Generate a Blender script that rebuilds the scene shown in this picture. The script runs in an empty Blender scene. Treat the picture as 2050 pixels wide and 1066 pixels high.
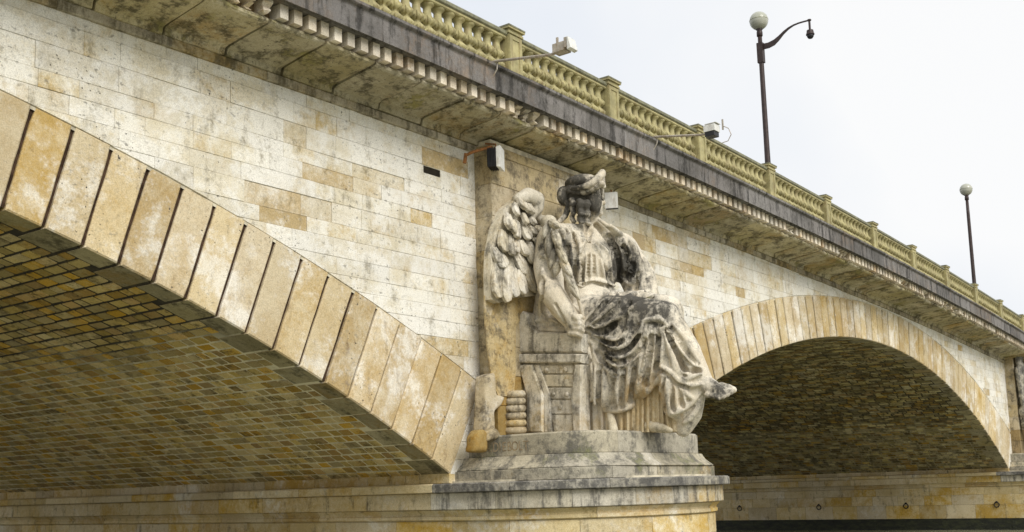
import bpy, math, random
from mathutils import Vector, Matrix, noise
random.seed(7)
scene = bpy.context.scene
COL = scene.collection
PI = math.pi

# ------------------------------------------------------------------ camera
CAM_POS = Vector((-15.5615, -12.5623, 3.0756))
CAM_R = Vector((0.60721185, -0.79396992, -0.03009194))
CAM_U = Vector((-0.08861672, -0.10531215, 0.99048293))
CAM_F = Vector((0.78958270, 0.59876632, 0.13430580))
FPX = 2196.93                       # focal length in pixels of a 2050 px wide frame
cam = bpy.data.cameras.new('camera')
cam_ob = bpy.data.objects.new('camera', cam)
COL.objects.link(cam_ob)
m = Matrix.Identity(4)
for i in range(3):
    m[i][0], m[i][1], m[i][2], m[i][3] = CAM_R[i], CAM_U[i], -CAM_F[i], CAM_POS[i]
cam_ob.matrix_world = m
cam.sensor_width = 36.0
cam.lens = 36.0 * FPX / 2050.0
cam.shift_y = 150.0 / 2050.0
cam.clip_start = 0.1
cam.clip_end = 5000
scene.camera = cam_ob

# ------------------------------------------------------------------ world, sun, exposure
SUN_EL, SUN_AZ = math.radians(38), math.radians(-108)      # azimuth of the sun seen from the bridge, from +X
world = bpy.data.worlds.new('World')
scene.world = world
world.use_nodes = True
wt = world.node_tree
wt.nodes.clear()
wo = wt.nodes.new('ShaderNodeOutputWorld')
bg = wt.nodes.new('ShaderNodeBackground')
sky = wt.nodes.new('ShaderNodeTexSky')
sky.sky_type = 'NISHITA'
sky.sun_disc = False
sky.sun_elevation = SUN_EL
sky.sun_rotation = PI / 2 - SUN_AZ
sky.dust_density = 4.0
scl = wt.nodes.new('ShaderNodeVectorMath'); scl.operation = 'SCALE'; scl.inputs['Scale'].default_value = 0.10
wt.links.new(sky.outputs[0], scl.inputs[0])
tc = wt.nodes.new('ShaderNodeTexCoord')
cn = wt.nodes.new('ShaderNodeTexNoise')
cn.inputs['Scale'].default_value = 2.2; cn.inputs['Detail'].default_value = 5; cn.inputs['Roughness'].default_value = 0.45
wt.links.new(tc.outputs['Generated'], cn.inputs['Vector'])
cr = wt.nodes.new('ShaderNodeValToRGB')
cr.color_ramp.elements[0].position = 0.36; cr.color_ramp.elements[0].color = (0.480, 0.503, 0.538, 1)
cr.color_ramp.elements[1].position = 0.55; cr.color_ramp.elements[1].color = (0.565, 0.567, 0.568, 1)
wt.links.new(cn.outputs['Fac'], cr.inputs['Fac'])
mx = wt.nodes.new('ShaderNodeMix'); mx.data_type = 'RGBA'
mx.inputs['Factor'].default_value = 0.97                    # thick cloud over the blue
wt.links.new(scl.outputs[0], mx.inputs[6]); wt.links.new(cr.outputs[0], mx.inputs[7])
wt.links.new(mx.outputs[2], bg.inputs['Color'])
bg.inputs['Strength'].default_value = 1.0
wt.links.new(bg.outputs[0], wo.inputs['Surface'])

sun = bpy.data.lights.new('sun', 'SUN')
sun.energy = 1.5
sun.angle = math.radians(32)
sun.color = (1.0, 0.965, 0.9)
sun_ob = bpy.data.objects.new('sun', sun)
COL.objects.link(sun_ob)
sd = Vector((math.cos(SUN_EL) * math.cos(SUN_AZ), math.cos(SUN_EL) * math.sin(SUN_AZ), math.sin(SUN_EL)))
sun_ob.rotation_euler = sd.to_track_quat('Z', 'Y').to_euler()

vs = scene.view_settings
vs.view_transform = 'Standard'
vs.look = 'None'
vs.exposure = 0.80
vs.gamma = 1.0
vs.use_curve_mapping = False
scene.cycles.max_bounces = 6
scene.cycles.diffuse_bounces = 4
scene.cycles.use_denoising = True

# ------------------------------------------------------------------ node helpers
class NT:
    def __init__(s, name):
        s.m = bpy.data.materials.new(name); s.m.use_nodes = True
        s.t = s.m.node_tree; s.t.nodes.clear()
        s.out = s.t.nodes.new('ShaderNodeOutputMaterial')
        s.b = s.t.nodes.new('ShaderNodeBsdfPrincipled')
        s.t.links.new(s.b.outputs[0], s.out.inputs[0])
    def n(s, ty, **k):
        x = s.t.nodes.new('ShaderNode' + ty)
        for a, v in k.items(): setattr(x, a, v)
        return x
    def l(s, a, b): s.t.links.new(a, b)
    def pos(s, scale=(1, 1, 1)):
        g = s.n('NewGeometry')
        mp = s.n('Mapping'); mp.inputs['Scale'].default_value = scale
        s.l(g.outputs['Position'], mp.inputs['Vector'])
        return mp.outputs[0]
    def noise(s, vec, scale, detail=4, rough=0.55, dist=0.0):
        x = s.n('TexNoise'); x.inputs['Scale'].default_value = scale
        x.inputs['Detail'].default_value = detail; x.inputs['Roughness'].default_value = rough
        x.inputs['Distortion'].default_value = dist
        s.l(vec, x.inputs['Vector']); return x.outputs['Fac']
    def ramp(s, f, a, b, lo=0.0, hi=1.0):
        x = s.n('MapRange'); x.interpolation_type = 'SMOOTHSTEP'
        x.inputs['From Min'].default_value = a; x.inputs['From Max'].default_value = b
        x.inputs['To Min'].default_value = lo; x.inputs['To Max'].default_value = hi
        s.l(f, x.inputs['Value']); return x.outputs[0]
    def math(s, op, a, b=None, c=None):
        x = s.n('Math', operation=op)
        for i, v in enumerate((a, b, c)):
            if v is None: continue
            if isinstance(v, (int, float)): x.inputs[i].default_value = v
            else: s.l(v, x.inputs[i])
        return x.outputs[0]
    def mix(s, f, a, b, mode='MIX'):
        x = s.n('Mix', data_type='RGBA', blend_type=mode)
        for sock, v in ((x.inputs[0], f), (x.inputs[6], a), (x.inputs[7], b)):
            if isinstance(v, (int, float)): sock.default_value = v
            elif isinstance(v, tuple): sock.default_value = (*v, 1) if len(v) == 3 else v
            else: s.l(v, sock)
        return x.outputs[2]
    def rand(s):
        a = s.n('ObjectInfo').outputs['Random']; b = s.n('NewGeometry').outputs['Random Per Island']
        return s.math('FRACT', s.math('ADD', s.math('MULTIPLY', a, 7.31), s.math('MULTIPLY', b, 3.17)))
    def bump(s, h, strength=0.5, dist=0.02, prev=None):
        x = s.n('Bump'); x.inputs['Strength'].default_value = strength; x.inputs['Distance'].default_value = dist
        s.l(h, x.inputs['Height'])
        if prev is not None: s.l(prev, x.inputs['Normal'])
        return x.outputs[0]

def srgb(r, g, b):
    f = lambda c: (c / 255 / 12.92) if c <= 10 else ((c / 255 + 0.055) / 1.055) ** 2.4
    return (f(r), f(g), f(b))

def stone(name, light, mid, ochre, soot, ochre_amt=0.5, soot_amt=0.5, streak=0.5, pits=0.5, tone=0.25,
          patch=0.9, bump=0.5, rough=0.9, sat_jit=0.02, moss=None, moss_amt=0.0, block=0.3, bed=0.0, dots=0.0, white=None, white_amt=0.0):
    """weathered limestone: worn limewash patches, iron staining, soot streaks and pits"""
    s = NT(name); P = s.pos(); r = s.rand()
    Po = s.n('VectorMath', operation='ADD'); s.l(P, Po.inputs[0])
    cx = s.n('CombineXYZ'); s.l(s.math('MULTIPLY', r, 37.0), cx.inputs[0]); s.l(s.math('MULTIPLY', r, 13.0), cx.inputs[2])
    s.l(cx.outputs[0], Po.inputs[1]); PB = Po.outputs[0]          # shifted per block
    big = s.math('ADD', s.math('MULTIPLY', s.noise(P, patch, 4, 0.66, 0.1), 1 - bed), s.math('MULTIPLY', s.noise(s.pos((0.55, 0.55, 4.2)), 1.5, 5, 0.7, 0.2), bed))
    blk = s.math('ADD', s.math('MULTIPLY', s.noise(PB, 1.9, 5, 0.72, 0.15), 0.55), s.math('MULTIPLY', s.noise(P, 0.8, 5, 0.72, 0.2), 0.45))
    fine = s.noise(P, 14.0, 5, 0.7)
    col = s.mix(s.ramp(s.math('ADD', s.math('MULTIPLY', big, 0.7), s.math('MULTIPLY', fine, 0.3)), 0.38, 0.62), light, mid)
    # iron / bare-stone stain, partly varying from block to block
    of = s.math('ADD', blk, s.math('MULTIPLY', s.math('SUBTRACT', r, 0.5), block))
    of = s.math('ADD', of, s.math('MULTIPLY', s.math('SUBTRACT', fine, 0.5), 0.28))
    e = 0.82 - 0.5 * ochre_amt
    col = s.mix(s.ramp(of, e - 0.09, e + 0.12), col, ochre)
    if white:
        wf = s.math('ADD', s.noise(P, 0.75, 5, 0.75, 0.15), s.math('MULTIPLY', s.math('SUBTRACT', fine, 0.5), 0.3))
        e = 0.72 - 0.35 * white_amt
        col = s.mix(s.ramp(wf, e - 0.07, e + 0.09, 0, 0.85), col, white)
    # block to block tone
    tn = s.n('HueSaturation'); s.l(col, tn.inputs['Color'])
    s.l(s.ramp(s.math('FRACT', s.math('MULTIPLY', r, 5.7)), 0, 1, 1 - tone, 1 + tone * 0.6), tn.inputs['Value'])
    s.l(s.ramp(s.math('FRACT', s.math('MULTIPLY', r, 9.1)), 0, 1, 0.85, 1.12), tn.inputs['Saturation'])
    col = tn.outputs[0]
    # soot: broad clouds and vertical run-off streaks
    st = s.noise(s.pos((3.2, 3.2, 0.42)), 1.6, 4, 0.65, 0.3)
    cl = s.noise(P, 2.6, 5, 0.75, 0.1)
    sf = s.math('ADD', s.math('MULTIPLY', st, streak), s.math('MULTIPLY', cl, 1 - streak))
    sf = s.math('ADD', sf, s.math('MULTIPLY', s.math('SUBTRACT', fine, 0.5), 0.22))
    e = 0.78 - 0.4 * soot_amt
    col = s.mix(s.ramp(sf, e - 0.06, e + 0.12, 0, 0.85), col, soot)
    if moss:
        mf = s.noise(P, 1.3, 5, 0.75, 0.15)
        e = 0.75 - 0.4 * moss_amt
        col = s.mix(s.ramp(mf, e - 0.05, e + 0.1, 0, 0.8), col, moss)
    # fine grain and pits
    col = s.mix(s.ramp(s.noise(P, 60, 2, 0.7), 0.35, 0.7, 0.0, 0.28), col, (0.06, 0.05, 0.035), 'MULTIPLY')
    pf = s.math('MULTIPLY', s.ramp(s.noise(P, 20, 2, 0.5), 0.66, 0.72), s.ramp(s.noise(P, 1.1, 3, 0.6), 0.45, 0.6))
    col = s.mix(s.math('MULTIPLY', pf, pits), col, (0.05, 0.045, 0.035))
    if dots:
        df = s.math('MULTIPLY', s.ramp(s.noise(s.pos((1, 1, 1.5)), 8.5, 3, 0.6), 0.58, 0.70), s.ramp(s.noise(P, 0.55, 3, 0.6), 0.42, 0.58))
        col = s.mix(s.math('MULTIPLY', df, dots), col, (0.16, 0.15, 0.125))
    s.l(col, s.b.inputs['Base Color'])
    s.b.inputs['Roughness'].default_value = rough
    s.b.inputs['Specular IOR Level'].default_value = 0.25
    h = s.math('ADD', s.math('MULTIPLY', fine, 0.6), s.math('MULTIPLY', s.noise(P, 4.5, 4, 0.65), 1.0))
    h = s.math('SUBTRACT', h, s.math('MULTIPLY', pf, 0.5))
    s.l(s.bump(h, bump, 0.03), s.b.inputs['Normal'])
    return s.m

def plain(name, col, rough=0.6, metal=0.0, var=0.25, scale=6.0, dirt=None, bump=0.15, spec=0.4):
    s = NT(name); P = s.pos()
    nz = s.noise(P, scale, 6, 0.65)
    c = s.mix(s.ramp(nz, 0.3, 0.7), tuple(v * (1 - var) for v in col), tuple(min(1, v * (1 + var)) for v in col))
    if dirt:
        c = s.mix(s.ramp(s.noise(s.pos((4, 4, 1.2)), 2.3, 6, 0.7), 0.48, 0.68, 0, 0.8), c, dirt)
    s.l(c, s.b.inputs['Base Color'])
    s.b.inputs['Roughness'].default_value = rough; s.b.inputs['Metallic'].default_value = metal
    s.b.inputs['Specular IOR Level'].default_value = spec
    s.l(s.bump(s.noise(P, scale * 5, 5, 0.6), bump, 0.01), s.b.inputs['Normal'])
    return s.m

# ------------------------------------------------------------------ materials
M = {}
M['wall'] = stone('limewashed_ashlar', (0.79, 0.735, 0.605), (0.66, 0.595, 0.44), (0.57, 0.43, 0.21), (0.27, 0.235, 0.16),
                  ochre_amt=0.49, soot_amt=0.52, streak=0.35, pits=0.9, tone=0.05, block=0.13, bed=0.6, dots=0.75, white=(0.88, 0.86, 0.79), white_amt=0.72)
M['worn'] = stone('bare_worn_ashlar', (0.76, 0.69, 0.54), (0.64, 0.55, 0.37), (0.53, 0.395, 0.19), (0.19, 0.16, 0.10),
                  ochre_amt=0.66, soot_amt=0.52, streak=0.3, pits=0.8, tone=0.08, block=0.2, bed=0.4, dots=0.6, white=(0.87, 0.83, 0.73), white_amt=0.45)
M['mortar'] = plain('wall_mortar', (0.56, 0.51, 0.39), 0.95, var=0.35, scale=5, spec=0.1)
M['band'] = stone('string_course_stone', (0.56, 0.50, 0.37), (0.42, 0.36, 0.24), (0.40, 0.29, 0.13), (0.10, 0.085, 0.05),
                  ochre_amt=0.35, soot_amt=0.72, streak=0.6, pits=0.4, tone=0.2)
M['voussoir'] = stone('voussoir_stone', (0.69, 0.585, 0.39), (0.57, 0.445, 0.25), (0.51, 0.36, 0.15), (0.25, 0.18, 0.10),
                      ochre_amt=0.52, soot_amt=0.46, streak=0.55, pits=1.0, tone=0.12, block=0.25, dots=0.5, white=(0.86, 0.815, 0.71), white_amt=0.48)
M['joint'] = plain('dark_joint', (0.055, 0.034, 0.022), 0.95, var=0.5, scale=8, spec=0.1)
M['pilaster'] = stone('pilaster_stone', (0.60, 0.50, 0.32), (0.48, 0.385, 0.22), (0.48, 0.33, 0.13), (0.12, 0.10, 0.07),
                      ochre_amt=0.44, soot_amt=0.66, streak=0.25, pits=0.4, tone=0.12, block=0.15, white=(0.74, 0.69, 0.57), white_amt=0.35)
M['anchor'] = stone('ochre_carved_stone', (0.40, 0.30, 0.145), (0.32, 0.22, 0.09), (0.34, 0.205, 0.065), (0.10, 0.08, 0.05),
                    ochre_amt=0.5, soot_amt=0.58, streak=0.5, pits=0.4, tone=0.08, block=0.05)
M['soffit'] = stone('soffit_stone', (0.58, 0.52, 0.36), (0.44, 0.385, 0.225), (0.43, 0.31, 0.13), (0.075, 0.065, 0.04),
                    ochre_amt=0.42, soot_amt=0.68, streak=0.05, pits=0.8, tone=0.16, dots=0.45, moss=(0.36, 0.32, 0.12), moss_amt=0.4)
M['dentil'] = stone('dentil_stone', (0.80, 0.73, 0.60), (0.68, 0.57, 0.42), (0.52, 0.36, 0.2), (0.14, 0.11, 0.07),
                    ochre_amt=0.36, soot_amt=0.42, streak=0.5, pits=0.2, tone=0.25)
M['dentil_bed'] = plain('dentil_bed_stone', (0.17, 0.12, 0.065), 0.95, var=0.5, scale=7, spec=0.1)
M['fascia'] = stone('sooty_fascia_stone', (0.25, 0.235, 0.225), (0.155, 0.145, 0.135), (0.27, 0.215, 0.17), (0.035, 0.033, 0.03),
                    ochre_amt=0.35, soot_amt=0.62, streak=0.92, pits=0.3, tone=0.22)
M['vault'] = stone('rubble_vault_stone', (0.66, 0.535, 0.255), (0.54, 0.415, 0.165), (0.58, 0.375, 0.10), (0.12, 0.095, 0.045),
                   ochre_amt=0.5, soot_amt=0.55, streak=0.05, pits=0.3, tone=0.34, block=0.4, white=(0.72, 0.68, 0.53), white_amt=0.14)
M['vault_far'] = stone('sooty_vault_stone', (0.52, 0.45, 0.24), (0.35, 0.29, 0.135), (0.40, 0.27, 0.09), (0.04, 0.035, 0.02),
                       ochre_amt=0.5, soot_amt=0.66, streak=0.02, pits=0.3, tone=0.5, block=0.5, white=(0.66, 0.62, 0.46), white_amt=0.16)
M['quoin'] = stone('grimy_shaded_ring_soffit', (0.46, 0.41, 0.27), (0.32, 0.28, 0.16), (0.36, 0.26, 0.10), (0.09, 0.08, 0.05),  # voussoir underside: its shade is painted into the colour along with grime
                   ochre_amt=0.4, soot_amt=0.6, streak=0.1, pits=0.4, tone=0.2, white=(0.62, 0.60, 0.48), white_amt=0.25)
M['pier'] = stone('pier_stone', (0.72, 0.61, 0.38), (0.60, 0.47, 0.24), (0.55, 0.37, 0.11), (0.16, 0.13, 0.08),
                  ochre_amt=0.52, soot_amt=0.50, streak=0.55, pits=0.3, tone=0.14, block=0.2, white=(0.83, 0.78, 0.65), white_amt=0.3)
M['ledge'] = stone('pier_ledge_stone', (0.72, 0.665, 0.53), (0.54, 0.485, 0.37), (0.50, 0.36, 0.16), (0.11, 0.105, 0.095),
                   ochre_amt=0.38, soot_amt=0.66, streak=0.75, pits=0.3, tone=0.16, white=(0.82, 0.79, 0.70), white_amt=0.3)
M['lip'] = stone('blackened_ledge_stone', (0.50, 0.465, 0.38), (0.30, 0.285, 0.25), (0.36, 0.29, 0.18), (0.085, 0.083, 0.08),
                 ochre_amt=0.3, soot_amt=0.82, streak=0.3, pits=0.3, tone=0.16)
M['plinth'] = stone('plinth_stone', (0.56, 0.51, 0.39), (0.40, 0.365, 0.28), (0.46, 0.34, 0.16), (0.12, 0.115, 0.10),
                    ochre_amt=0.36, soot_amt=0.72, streak=0.3, pits=0.4, tone=0.10, moss=(0.24, 0.24, 0.12), moss_amt=0.40,
                    white=(0.76, 0.72, 0.62), white_amt=0.25)
M['paint'] = plain('olive_yellow_paint', (0.375, 0.335, 0.165), 0.65, var=0.3, scale=3.5, dirt=(0.27, 0.21, 0.105), bump=0.3)
M['rail'] = plain('grey_green_rail_paint', (0.20, 0.195, 0.12), 0.55, var=0.3, scale=6, dirt=(0.10, 0.10, 0.07))
M['pole'] = plain('dark_brown_metal', (0.045, 0.030, 0.027), 0.5, 0.2, var=0.3, scale=9)
M['black'] = plain('black_housing', (0.018, 0.018, 0.02), 0.5, var=0.3, scale=12)
M['whitebox'] = plain('white_housing', (0.72, 0.72, 0.69), 0.5, var=0.1, scale=12, dirt=(0.45, 0.42, 0.36))
M['grey'] = plain('galvanised_steel', (0.42, 0.38, 0.32), 0.55, 0.3, var=0.2, scale=12, dirt=(0.28, 0.2, 0.13))
M['rust'] = plain('rusty_iron', (0.20, 0.085, 0.025), 0.9, var=0.4, scale=14)
M['hole'] = plain('dark_recess', (0.03, 0.026, 0.02), 1.0, var=0.2, spec=0.0)
M['deck'] = plain('asphalt', (0.05, 0.05, 0.05), 0.9, var=0.2)

def globe_mat():
    s = NT('frosted_glass_globe'); P = s.pos()
    s.l(s.mix(s.ramp(s.noise(P, 5, 4), 0.35, 0.65), (0.60, 0.60, 0.51), (0.50, 0.51, 0.42)), s.b.inputs['Base Color'])
    s.b.inputs['Roughness'].default_value = 0.22
    s.b.inputs['Transmission Weight'].default_value = 0.25
    return s.m
M['globe'] = globe_mat()

def vault_mortar(low):
    """dark sooty joints near the crown, pale repointing lower down the haunch"""
    s = NT('vault_mortar'); P = s.pos()
    g = s.n('NewGeometry'); sp = s.n('SeparateXYZ'); s.l(g.outputs['Position'], sp.inputs[0])
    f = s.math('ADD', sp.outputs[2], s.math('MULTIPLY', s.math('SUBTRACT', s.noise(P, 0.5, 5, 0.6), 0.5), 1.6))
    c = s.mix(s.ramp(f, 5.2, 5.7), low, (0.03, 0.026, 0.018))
    c = s.mix(s.ramp(s.noise(P, 3, 5, 0.7), 0.45, 0.75, 0, 0.6), c, (0.12, 0.10, 0.06))
    s.l(c, s.b.inputs['Base Color']); s.b.inputs['Roughness'].default_value = 0.95
    return s.m
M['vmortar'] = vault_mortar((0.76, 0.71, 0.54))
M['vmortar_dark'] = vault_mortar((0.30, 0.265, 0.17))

def algae_mat():
    s = NT('algae_stone'); P = s.pos()
    c = s.mix(s.ramp(s.noise(s.pos((1, 1, 3)), 2.5, 7, 0.7), 0.4, 0.66), (0.012, 0.014, 0.008), (0.035, 0.040, 0.014))
    s.l(c, s.b.inputs['Base Color']); s.b.inputs['Roughness'].default_value = 0.7
    s.l(s.bump(s.noise(P, 9, 6, 0.7), 0.8, 0.05), s.b.inputs['Normal'])
    return s.m
M['algae'] = algae_mat()

def water_mat():
    s = NT('river_water'); P = s.pos()
    s.b.inputs['Base Color'].default_value = (0.29, 0.285, 0.19, 1)
    s.b.inputs['Roughness'].default_value = 0.08
    s.b.inputs['IOR'].default_value = 1.33
    h = s.math('ADD', s.noise(s.pos((1, 0.6, 1)), 0.9, 5, 0.6), s.math('MULTIPLY', s.noise(P, 4.0, 4, 0.6), 0.25))
    s.l(s.bump(h, 0.6, 0.25), s.b.inputs['Normal'])
    return s.m
M['water'] = water_mat()

# ------------------------------------------------------------------ mesh helpers
def link(name, me, mat, parent=None, loc=(0, 0, 0)):
    o = bpy.data.objects.new(name, me)
    COL.objects.link(o)
    if mat is not None and not me.materials: me.materials.append(mat)
    o.location = loc
    if parent is not None: o.parent = parent
    return o
def mesh(vs, fs, smooth=False):
    me = bpy.data.meshes.new('mesh')
    me.from_pydata([tuple(v) for v in vs], [], fs)
    if smooth: me.polygons.foreach_set('use_smooth', [True] * len(me.polygons))
    me.update()
    return me
class Acc:
    """collects geometry for one mesh"""
    def __init__(s): s.v = []; s.f = []
    def add(s, vs, fs):
        o = len(s.v); s.v += list(vs); s.f += [tuple(i + o for i in f) for f in fs]
    def box(s, x0, x1, y0, y1, z0, z1):
        s.add([(x, y, z) for z in (z0, z1) for y in (y0, y1) for x in (x0, x1)],
              [(0, 2, 3, 1), (4, 5, 7, 6), (0, 1, 5, 4), (2, 6, 7, 3), (0, 4, 6, 2), (1, 3, 7, 5)])
    def tube(s, pts, rad, seg=8, cap=True):
        pts = [Vector(p) for p in pts]
        if isinstance(rad, (int, float)): rad = [rad] * len(pts)
        rings = []; up = None
        for i, p in enumerate(pts):
            t = (pts[min(i + 1, len(pts) - 1)] - pts[max(i - 1, 0)]).normalized()
            if up is None:
                up = Vector((0, 0, 1)) if abs(t.z) < 0.9 else Vector((1, 0, 0))
            a = t.cross(up).normalized(); up = a.cross(t).normalized()
            rings.append([p + (a * math.cos(2 * PI * k / seg) + up * math.sin(2 * PI * k / seg)) * rad[i] for k in range(seg)])
        vs = [v for r in rings for v in r]; fs = []
        for i in range(len(rings) - 1):
            for k in range(seg):
                k2 = (k + 1) % seg
                fs.append((i * seg + k, i * seg + k2, (i + 1) * seg + k2, (i + 1) * seg + k))
        if cap:
            fs.append(tuple(reversed(range(seg)))); n = (len(rings) - 1) * seg
            fs.append(tuple(n + k for k in range(seg)))
        s.add(vs, fs)
    def lathe(s, prof, seg=12, c=(0, 0, 0), sy=1.0, sx=1.0):
        vs = []; fs = []
        for r, z in prof:
            for k in range(seg):
                a = 2 * PI * k / seg
                vs.append((c[0] + r * sx * math.cos(a), c[1] + r * sy * math.sin(a), c[2] + z))
        for i in range(len(prof) - 1):
            for k in range(seg):
                k2 = (k + 1) % seg
                fs.append((i * seg + k, i * seg + k2, (i + 1) * seg + k2, (i + 1) * seg + k))
        fs.append(tuple(reversed(range(seg)))); n = (len(prof) - 1) * seg
        fs.append(tuple(n + k for k in range(seg)))
        s.add(vs, fs)
    def obj(s, name, mat, parent=None, smooth=False, loc=(0, 0, 0)):
        return link(name, mesh(s.v, s.f, smooth), mat, parent, loc)

def tag(o, label, cat, group=None):
    o['label'] = label; o['category'] = cat
    if group: o['group'] = group
    return o
def empty(name, loc=(0, 0, 0), parent=None):
    o = bpy.data.objects.new(name, None); COL.objects.link(o); o.location = loc
    if parent is not None: o.parent = parent
    return o

def inset(poly, d):
    """inward offset of a convex counter-clockwise polygon"""
    n = len(poly); out = []
    for i in range(n):
        a, b, c = Vector(poly[i - 1]), Vector(poly[i]), Vector(poly[(i + 1) % n])
        e1 = (b - a); e2 = (c - b)
        if e1.length < 1e-6 or e2.length < 1e-6: out.append(tuple(b)); continue
        e1.normalize(); e2.normalize()
        n1 = Vector((-e1.y, e1.x)); n2 = Vector((-e2.y, e2.x))
        k = 1 + n1.dot(n2)
        q = b + (n1 + n2) * (d / max(k, 0.35))
        out.append((q.x, q.y))
    return out
def area(poly):
    return 0.5 * sum(poly[i - 1][0] * poly[i][1] - poly[i][0] * poly[i - 1][1] for i in range(len(poly)))
def clip(poly, a, b):
    """keep the part of poly on the left of the line a->b"""
    sd_ = lambda p: (b[0] - a[0]) * (p[1] - a[1]) - (b[1] - a[1]) * (p[0] - a[0])
    out = []
    for i in range(len(poly)):
        p, q = poly[i - 1], poly[i]; dp, dq = sd_(p), sd_(q)
        if dp >= 0: out.append(p)
        if dp * dq < 0:
            t = dp / (dp - dq); out.append((p[0] + (q[0] - p[0]) * t, p[1] + (q[1] - p[1]) * t))
    res = []
    for p in out:
        if not res or math.hypot(p[0] - res[-1][0], p[1] - res[-1][1]) > 1e-4: res.append(p)
    if len(res) > 1 and math.hypot(res[0][0] - res[-1][0], res[0][1] - res[-1][1]) < 1e-4: res.pop()
    return res
def prism(poly, fmap, t, ch, jit=0.0):
    """chamfered stone: polygon in (u, v), fmap(u, v, d) to space with d the depth towards the viewer"""
    inn = inset(poly, ch); n = len(poly)
    tilt = (random.uniform(-jit, jit), random.uniform(-jit, jit), random.uniform(-jit, jit))
    cu = sum(p[0] for p in poly) / n; cv = sum(p[1] for p in poly) / n
    dd = lambda p: tilt[0] + tilt[1] * (p[0] - cu) + tilt[2] * (p[1] - cv)
    vs = [fmap(p[0], p[1], -t) for p in poly] + [fmap(p[0], p[1], dd(p) - ch) for p in poly] + [fmap(p[0], p[1], dd(p)) for p in inn]
    fs = []
    for i in range(n):
        j = (i + 1) % n
        fs.append((i, j, n + j, n + i)); fs.append((n + i, n + j, 2 * n + j, 2 * n + i))
    fs.append(tuple(2 * n + i for i in range(n)))
    return vs, fs

# ------------------------------------------------------------------ the bridge's measures (metres, Z up, X along the bridge)
SPAN, PW, GAP = 39.0, 3.5715, 0.8863          # pier to pier, pilaster width, pilaster to springing
ZS, RISE = 3.3764, 4.328
HALF = (SPAN - PW - 2 * GAP) / 2
RI = (HALF ** 2 + RISE ** 2) / (2 * RISE); ZC = ZS + RISE - RI
RO, ZCO = 41.7346, -32.7654
ZM = 9.37                                      # underside of the string course
WATER = 0.6
WIDTH = 18.0
PITCH = math.radians(28.87 / 32)
def camb(x): return -0.00075789 * (x + 0.042) ** 2
PIER_X = {'middle': 0.0, 'far': SPAN}
ARCH = [-GAP - HALF, SPAN - GAP - HALF, 2 * SPAN - GAP - HALF]   # centres

# water
w = Acc(); n = 24
xs = [-600 + 1200 * i / n for i in range(n + 1)]
w.add([(x, y, WATER) for y in xs for x in xs], [(j * (n + 1) + i, j * (n + 1) + i + 1, (j + 1) * (n + 1) + i + 1, (j + 1) * (n + 1) + i) for j in range(n) for i in range(n)])
water = w.obj('water', M['water']); water['kind'] = 'structure'

bridge = empty('stone_bridge', (0, 0, 0))
tag(bridge, 'weathered limestone arch bridge with dentil cornice and olive balustrade over the river', 'bridge')

# ------------------------------------------------------------------ vaults, voussoirs, vault stones
def on_arch(xc, th, r, y): return Vector((xc + r * math.sin(th), y, ZC + r * math.cos(th)))
def extrados(xc, th):
    """distance from the intrados centre to the extrados along angle th"""
    # ray from (0, ZC) against the circle centre (0, ZCO) radius RO
    dz = ZC - ZCO; b = dz * math.cos(th); c = dz * dz - RO * RO
    return -b + math.sqrt(b * b - c)
TH_MAX = 32 * PITCH
def in_view_rank(p):
    d = p - CAM_POS; z = d.dot(CAM_F)
    if z < 1: return 0
    u = 1025 + FPX * d.dot(CAM_R) / z; v = 683 - FPX * d.dot(CAM_U) / z
    if not (-30 < u < 2080 and -30 < v < 1096): return 0
    return FPX / z

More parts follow.
